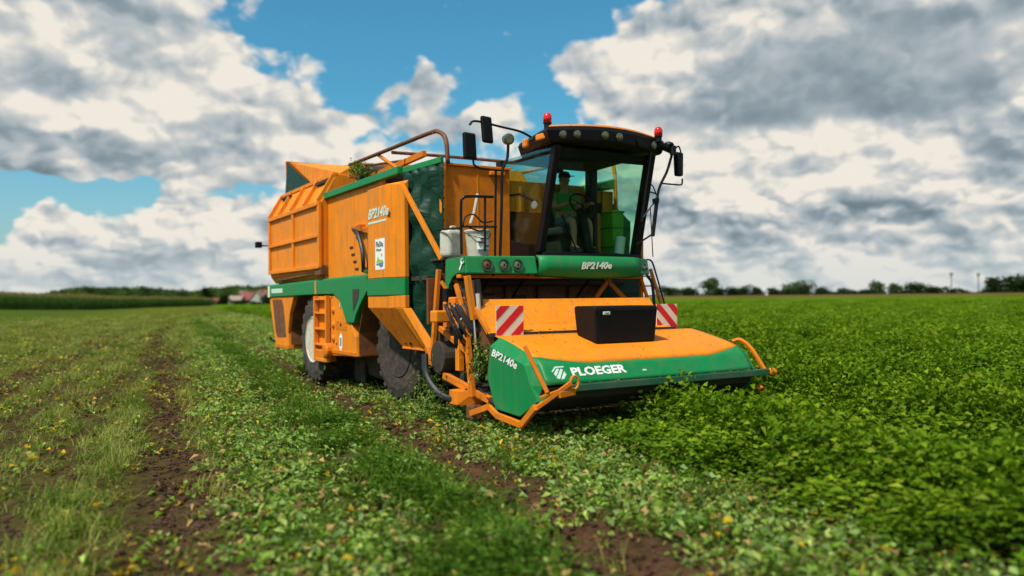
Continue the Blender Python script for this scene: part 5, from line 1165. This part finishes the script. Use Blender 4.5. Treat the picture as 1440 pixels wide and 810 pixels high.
# chopped leaves lying on the hood and caught on the lip
lm = LeafMesh(97); r = lm.r
for k in range(150):
    if k < 70: l = r.random() ** 1.3 * L5; u = r.uniform(.15, W - .15); vv, zz = at_len(l); p = (u, vv, zz + .014)
    elif k < 120: u = r.uniform(.35, 3.6); p = (u, -.415 + r.uniform(-.03, .03), .675)
    else: u = r.uniform(.1, 3.0); p = (u, .80 + r.uniform(0, .05), 1.235 + r.uniform(0, .03))
    lm.leaf(p, r.uniform(0, 6.28), r.uniform(-.1, .25), r.uniform(.018, .045), r.uniform(.012, .026), r.choice([MIDG, PALE, PALE, (.14, .20, .03)]), .2, r.uniform(-.2, .2), .1)
db = lm.obj('leaf_debris', M['litter']); COL.objects.link(db); db.location = (HX, HY, 0); db.rotation_euler = (0, 0, HA); tag(db, kind='stuff')

# ------------------------------------------------------------------ far trees, wood, village, masts
def far(px, dist): return ((px - CX) / FPX * dist, dist)
def ppm(dist): return FPX / dist
def crown_mesh(seed, w_, h, cols, leaf, n, lobes=7, low=.0):
    lm = LeafMesh(seed); r = lm.r; L = []
    for k in range(lobes):
        a = r.uniform(0, 6.283); q = r.uniform(.1, .62)
        L.append((Vector((q * w_ / 2 * math.cos(a), q * w_ / 2 * math.sin(a), low + (h - low) * r.uniform(.10, .74))), r.uniform(.26, .42) * w_, r.uniform(.18, .28) * h))
    L.append((Vector((0, 0, h * .45)), .40 * w_, .40 * h)); L.append((Vector((w_ * .16, 0, h * .16)), .34 * w_, .17 * h)); L.append((Vector((-w_ * .16, 0, h * .16)), .34 * w_, .17 * h))
    for k in range(n):
        c, a_, b_ = r.choice(L); d = Vector((r.gauss(0, 1), r.gauss(0, 1), r.gauss(0, 1))).normalized() * (r.random() ** .4)
        p = c + Vector((d.x * a_, d.y * a_, d.z * b_)); p.z = max(p.z, .15)
        lm.leaf(p, r.uniform(0, 6.28), r.uniform(-.9, .9), leaf * r.uniform(.7, 1.4), leaf * r.uniform(.6, 1.1), r.choice(cols), .2, r.uniform(-1.2, 1.2), .2)
    return lm
DKT = [(.022, .040, .012), (.03, .055, .015), (.018, .032, .011)]; MDT = [(.045, .085, .02), (.06, .105, .024), (.035, .07, .018)]; HZT = [(.075, .115, .05), (.09, .135, .055), (.06, .1, .045)]; YGT = [(.13, .16, .025), (.10, .14, .022), (.16, .18, .03)]  # the pale greyed greens stand in for haze on the farther trees
M['bark'] = principled('bark', (.06, .045, .03), .9)
def tree(px, dist, w_px, h_px, cols, name, label, seed, trunk=.16, group=None, shape=None):
    x, y = far(px, dist); k = 1 / ppm(dist); w_, h = w_px * k, h_px * k
    z = float(ground_z(np.array(x), np.array(y))) if dist < 1000 else 0
    t_ = empty(name, (x, y, z - .1)); tag(t_, label, 'tree', group)
    c = crown_mesh(seed, w_, h, cols, max(.5, .11 * h), int(600 + 26 * w_px), 8, trunk * h * .1).obj('crown', M['crown']); COL.objects.link(c); c.parent = t_
    tr = MB().tube([(0, 0, -.2), (.03 * h, 0, h * .25), (.0, .02 * h, h * .55), (.02 * h, 0, h * .8)], 0, 6, rad=[.045 * h, .035 * h, .022 * h, .008 * h])
    for a in (.5, 2.4, 4.4): tr.tube([(.0, 0, h * .3), (math.cos(a) * w_ * .25, math.sin(a) * w_ * .25, h * .6)], 0, 5, rad=[.02 * h, .006 * h])
    tr.build('trunk', M['bark'], t_); return t_
RT_ = [  # px, width px, height px, tone, label
    (1012, 15, 15, DKT, 'narrow dark tree standing against the pale grove nearest the harvester cab'), (1030, 21, 16, DKT, 'broad dark tree joined to the pale grove right of the harvester'),
    (1062, 19, 15, DKT, 'small round dark tree alone left of the faint smoke column'), (1087, 19, 14, DKT, 'small round dark tree just right of the faint smoke column'),
    (1129, 31, 17, DKT, 'wide dark bush in front of the pale domed tree'), (1158, 27, 16, DKT, 'dark round tree right of the pale domed tree'),
    (1190, 20, 10, DKT, 'low scrubby bush between two larger dark trees on the bank'), (1222, 24, 11, DKT, 'low dark bush beneath the pale round tree tops'),
    (1283, 40, 19, DKT, 'largest dark domed tree left of the first mast'), (1312, 26, 14, DKT, 'dark bush touching the largest domed tree on its right side'),
    (1341, 9, 11, DKT, 'small dark shrub at the foot of the first mast'), (1398, 34, 23, DKT, 'tall dark tree right of the second mast'), (1431, 36, 28, DKT, 'tallest dark tree at the right edge of the field'), (1462, 44, 24, DKT, 'dark tree just beyond the tallest tree on the right'),
    (1118, 54, 22, HZT, 'pale domed tree rising behind the wide dark bush'), (1234, 22, 21, HZT, 'pale round tree top rising left of its smaller twin'), (1258, 18, 16, HZT, 'smaller pale round tree top near the largest domed tree'),
    (942, 26, 15, MDT, 'mid green tree next to the ladder of the harvester'), (966, 34, 14, HZT, 'pale green tree left of the taller grey green grove'), (1003, 34, 24, HZT, 'grey green grove tree, tallest of the pale trees beside the harvester'), (1042, 26, 15, HZT, 'pale tree fading behind the broad dark tree')]
for i, (px, w_, h_, tone, lab) in enumerate(RT_):
    tree(px, 535 if tone is DKT else 660, w_, h_ * (1.25 if tone is DKT else 1.3), tone, 'pale_tree' if tone is HZT else 'dark_tree' if tone is DKT else 'green_tree', lab, 200 + i, group='trees along the far field edge')
for i, (px, dist, w_, h_, tone, lab) in enumerate([(258, 355, 26, 20, DKT, 'dark rounded tree at the end of the maize'), (290, 358, 16, 25, DKT, 'tall upright dark tree between the two red sheds'), (313, 352, 17, 16, DKT, 'square dark hedge tree beside the tan roofed house'),
        (274, 372, 16, 17, YGT, 'yellow green tree behind the first red shed'), (331, 380, 22, 17, YGT, 'yellow green tree behind the tan roofed house'), (352, 385, 22, 20, YGT, 'yellow green tree behind the red roofed house'), (374, 350, 18, 15, DKT, 'dark tree at the right end of the village'), (336, 344, 26, 7, DKT, 'low dark hedge in front of the houses'), (358, 343, 14, 6, DKT, 'low dark shrub in front of the gabled house')]):
    tree(px, dist, w_, h_ * 1.1, tone, 'village_tree' if h_ > 8 else 'hedge', lab, 300 + i, trunk=.05, group='trees around the village')
# the low hedge that links the trees on the right
def hedge(name, label, px0, px1, dist, h_px, tone, seed):
    x0, y0 = far((px0 + px1) / 2, dist); k = 1 / ppm(dist); hw = (px1 - px0) * k / 2
    t_ = empty(name, (x0, y0, 1.0)); tag(t_, label, 'hedge', 'hedges on the bank')
    lm = LeafMesh(seed); r = lm.r; ph = [r.uniform(0, 6) for _ in range(3)]
    for q in range(int((px1 - px0) * 26)):
        x = r.uniform(-hw, hw); top = h_px * k * (.55 + .25 * math.sin(x * .12 + ph[0]) + .2 * math.sin(x * .31 + ph[1]))
        lm.leaf((x, r.uniform(-2, 2), r.uniform(-.3, max(.5, top))), r.uniform(0, 6.28), r.uniform(-.9, .9), r.uniform(.7, 1.5), r.uniform(.6, 1.2), r.choice(tone), .2, r.uniform(-1, 1), .2)
    c = lm.obj('foliage', M['crown']); COL.objects.link(c); c.parent = t_
    st_ = MB()
    for q in range(14): st_.tube([(-hw + hw * q / 6.6, 0, -1.2), (-hw + hw * q / 6.6 + .3, .2, h_px * k * .4)], .12, 5)
    st_.build('stems', M['bark'], t_)
for i, (a, b, h_, tone, lab) in enumerate([(922, 1075, 9, DKT, 'low hedge under the trees beside the harvester cab'), (1080, 1180, 7, DKT, 'low hedge running under the pale domed tree'), (1178, 1262, 6, DKT, 'low hedge around the low scrubby bush'), (1256, 1335, 8, DKT, 'low hedge under the largest domed tree'), (1334, 1384, 5, MDT, 'thin low hedge between the two masts'), (1382, 1490, 12, DKT, 'high dark hedge at the far right of the field')]):
    hedge('field_hedge', lab, a, b, 545, h_ * 2.0, tone, 500 + i)
# wooded hills
def hill(name, px0, px1, dist, prof, depth, seed):
    x0, y0 = far(px0, dist); x1, _ = far(px1, dist); n = 60; rows = []
    for j, (dy, k) in enumerate([(-8, 0), (30, .45), (80, .8), (140, 1.0), (260, .6), (400, 0)]):
        row = []
        for i in range(n + 1):
            x = x0 + (x1 - x0) * i / n; hh = np.interp(i / n, [a for a, _ in prof], [b for _, b in prof]) / ppm(dist)
            row.append((x * (1 + dy / dist), dist + dy, hh * k - .2))
        rows.append(row)
    o = MB().sheet(rows).build(name, M['hill'], smooth=True); tag(o, kind='structure'); return rows
M['hill'] = principled('wood_floor', (.03, .05, .014), .95, scale=.1, spec=.1)
crown_t = [crown_mesh(400 + i, 9, 8.5, c, 1.15, 260, 6).obj('crown', M['crown']) for i, c in enumerate([MDT, MDT, DKT, [(.07, .12, .024), (.055, .1, .02), (.09, .135, .03)], [(.085, .125, .025), (.11, .15, .03), (.07, .11, .022)]])]
wx, wy, wz, wsc = [], [], [], []
for rows, cnt in ((hill('wooded_hill', 40, 300, 560, [(0, 3), (.14, 18), (.3, 24), (.6, 23), (.8, 17), (1, 8)], 400, 1), 620), (hill('wooded_hill', 262, 470, 500, [(0, 2), (.12, 18), (.3, 22), (.7, 22), (1, 16)], 400, 2), 520)):
    G = np.array(rows)
    for k in range(cnt):
        i = rnd.uniform(0, 3.3); j = rnd.uniform(0, G.shape[1] - 1.001); a, b = int(i), int(j); fa, fb = i - a, j - b
        p = G[a, b] * (1 - fa) * (1 - fb) + G[a + 1, b] * fa * (1 - fb) + G[a, b + 1] * (1 - fa) * fb + G[a + 1, b + 1] * fa * fb
        wx.append(p[0]); wy.append(p[1]); wz.append(p[2] - 2.2); wsc.append(rnd.uniform(.6, 1.05))
place('hillside_wood', np.array(wx), np.array(wy), np.array(wz), np.array(wsc), crown_t, .05)
# village
M['wall_tan'] = principled('tan_render', (.36, .28, .21), .85); M['wall_pale'] = principled('pale_render', (.40, .39, .34), .85); M['brick_red'] = principled('red_brick', (.24, .075, .045), .85, scale=.8)
M['tile_red'] = principled('red_tile', (.20, .045, .04), .8, scale=.8); M['tile_tan'] = principled('tan_tile', (.27, .2, .15), .8, scale=.8); M['tile_grey'] = principled('grey_tile', (.10, .10, .10), .8, scale=.8); M['pane'] = principled('window_pane', (.03, .04, .05), .15)
def house(px, dist, w_px, eave, ridge, wall, roof, name, label, gable_front=False, depth=8, chim=True):
    x, y = far(px, dist); w_ = w_px / ppm(dist); h = empty(name, (x, y, -.3)); tag(h, label, 'house' if 'shed' not in name else 'shed')
    a, d = w_ / 2, depth; wl = MB(); rf = MB()
    if gable_front:
        wl.prism([(-a, 0, 0), (a, 0, 0), (a, 0, eave), (0, 0, ridge), (-a, 0, eave)], (0, d, 0))
        rf.bar((-a - .3, d / 2, eave - .1), (0, d / 2, ridge + .16), d + .8, .2, (0, 0, 1)); rf.bar((a + .3, d / 2, eave - .1), (0, d / 2, ridge + .16), d + .8, .2, (0, 0, 1))
    else:
        wl.prism([(-a, 0, 0), (-a, d, 0), (-a, d, eave), (-a, d / 2, ridge), (-a, 0, eave)], (w_, 0, 0))
        rf.hexa([(-a - .3, -.5, eave - .15), (a + .3, -.5, eave - .15), (a + .3, d / 2, ridge + .08), (-a - .3, d / 2, ridge + .08), (-a - .3, -.5, eave + .08), (a + .3, -.5, eave + .08), (a + .3, d / 2, ridge + .3), (-a - .3, d / 2, ridge + .3)])
        rf.hexa([(-a - .3, d + .5, eave - .15), (a + .3, d + .5, eave - .15), (a + .3, d / 2, ridge + .08), (-a - .3, d / 2, ridge + .08), (-a - .3, d + .5, eave + .08), (a + .3, d + .5, eave + .08), (a + .3, d / 2, ridge + .3), (-a - .3, d / 2, ridge + .3)])
    wl.build('wall', M[wall], h); ro = rf.build('roof', M[roof], h)
    if chim: MB().box((a * .4, d * .45, ridge - .5), (a * .4 + .6, d * .45 + .6, ridge + .9)).build('chimney', M['brick_red'], ro)
    for q in (-.5, .5):
        f_ = MB().box((q * a - .55, -.05, .9), (q * a + .55, .02, 2.1)).build('window', M['white'], h); MB().box((q * a - .45, -.08, 1.0), (q * a + .45, -.045, 2.0)).build('pane', M['pane'], f_)
    return h
house(280, 352, 11, 2.2, 3.6, 'brick_red', 'brick_red', 'farm_shed', 'orange red shed left of the tall upright dark tree', chim=False)
house(300, 350, 10, 2.0, 3.4, 'brick_red', 'tile_red', 'farm_shed', 'deep red shed right of the tall upright dark tree', chim=False)
house(329, 362, 18, 2.6, 4.4, 'wall_tan', 'tile_tan', 'village_house', 'low tan house with a tan roof behind the dark hedge')
house(344, 366, 18, 2.8, 6.0, 'wall_tan', 'tile_red', 'village_house', 'house with a steep dull red roof next to the gabled house')
house(360, 358, 17, 3.0, 6.4, 'wall_pale', 'tile_tan', 'village_house', 'pale grey gabled house at the right end of the village', True)
house(340, 390, 12, 4.0, 7.2, 'wall_tan', 'tile_grey', 'village_house', 'dark grey roof rising behind the red roofed house')
house(367, 395, 11, 4.0, 7.6, 'wall_tan', 'tile_red', 'village_house', 'small red roof highest up behind the gabled house')
# masts on the right
M['mast'] = principled('grey_galvanised_steel', (.22, .21, .21), .6)
for px, h, lab in ((1338, 17.5, 'thick grey mast with a bulky head rising behind the small shrub'), (1376, 17.0, 'thinner grey mast with a wide head left of the tall dark tree')):
    x, y = far(px, 560); mo = empty('mast', (x, y, 0)); tag(mo, lab, 'mast', 'masts on the horizon')
    MB().lathe((0, 0, 0), (0, 0, 1), [(0, .55), (h * .6, .38), (h * .86, .34)], 8).build('pole', M['mast'], mo)
    hd = MB().lathe((0, 0, h * .84), (0, 0, 1), [(0, .5), (.3, 1.1), (1.9, 1.2), (2.3, .6)], 10).build('head', M['mast'], mo)
    MB().box((-1.7, -.1, h * .84 + 1.6), (1.7, .1, h * .84 + 1.9)).build('cross_arm', M['mast'], hd)
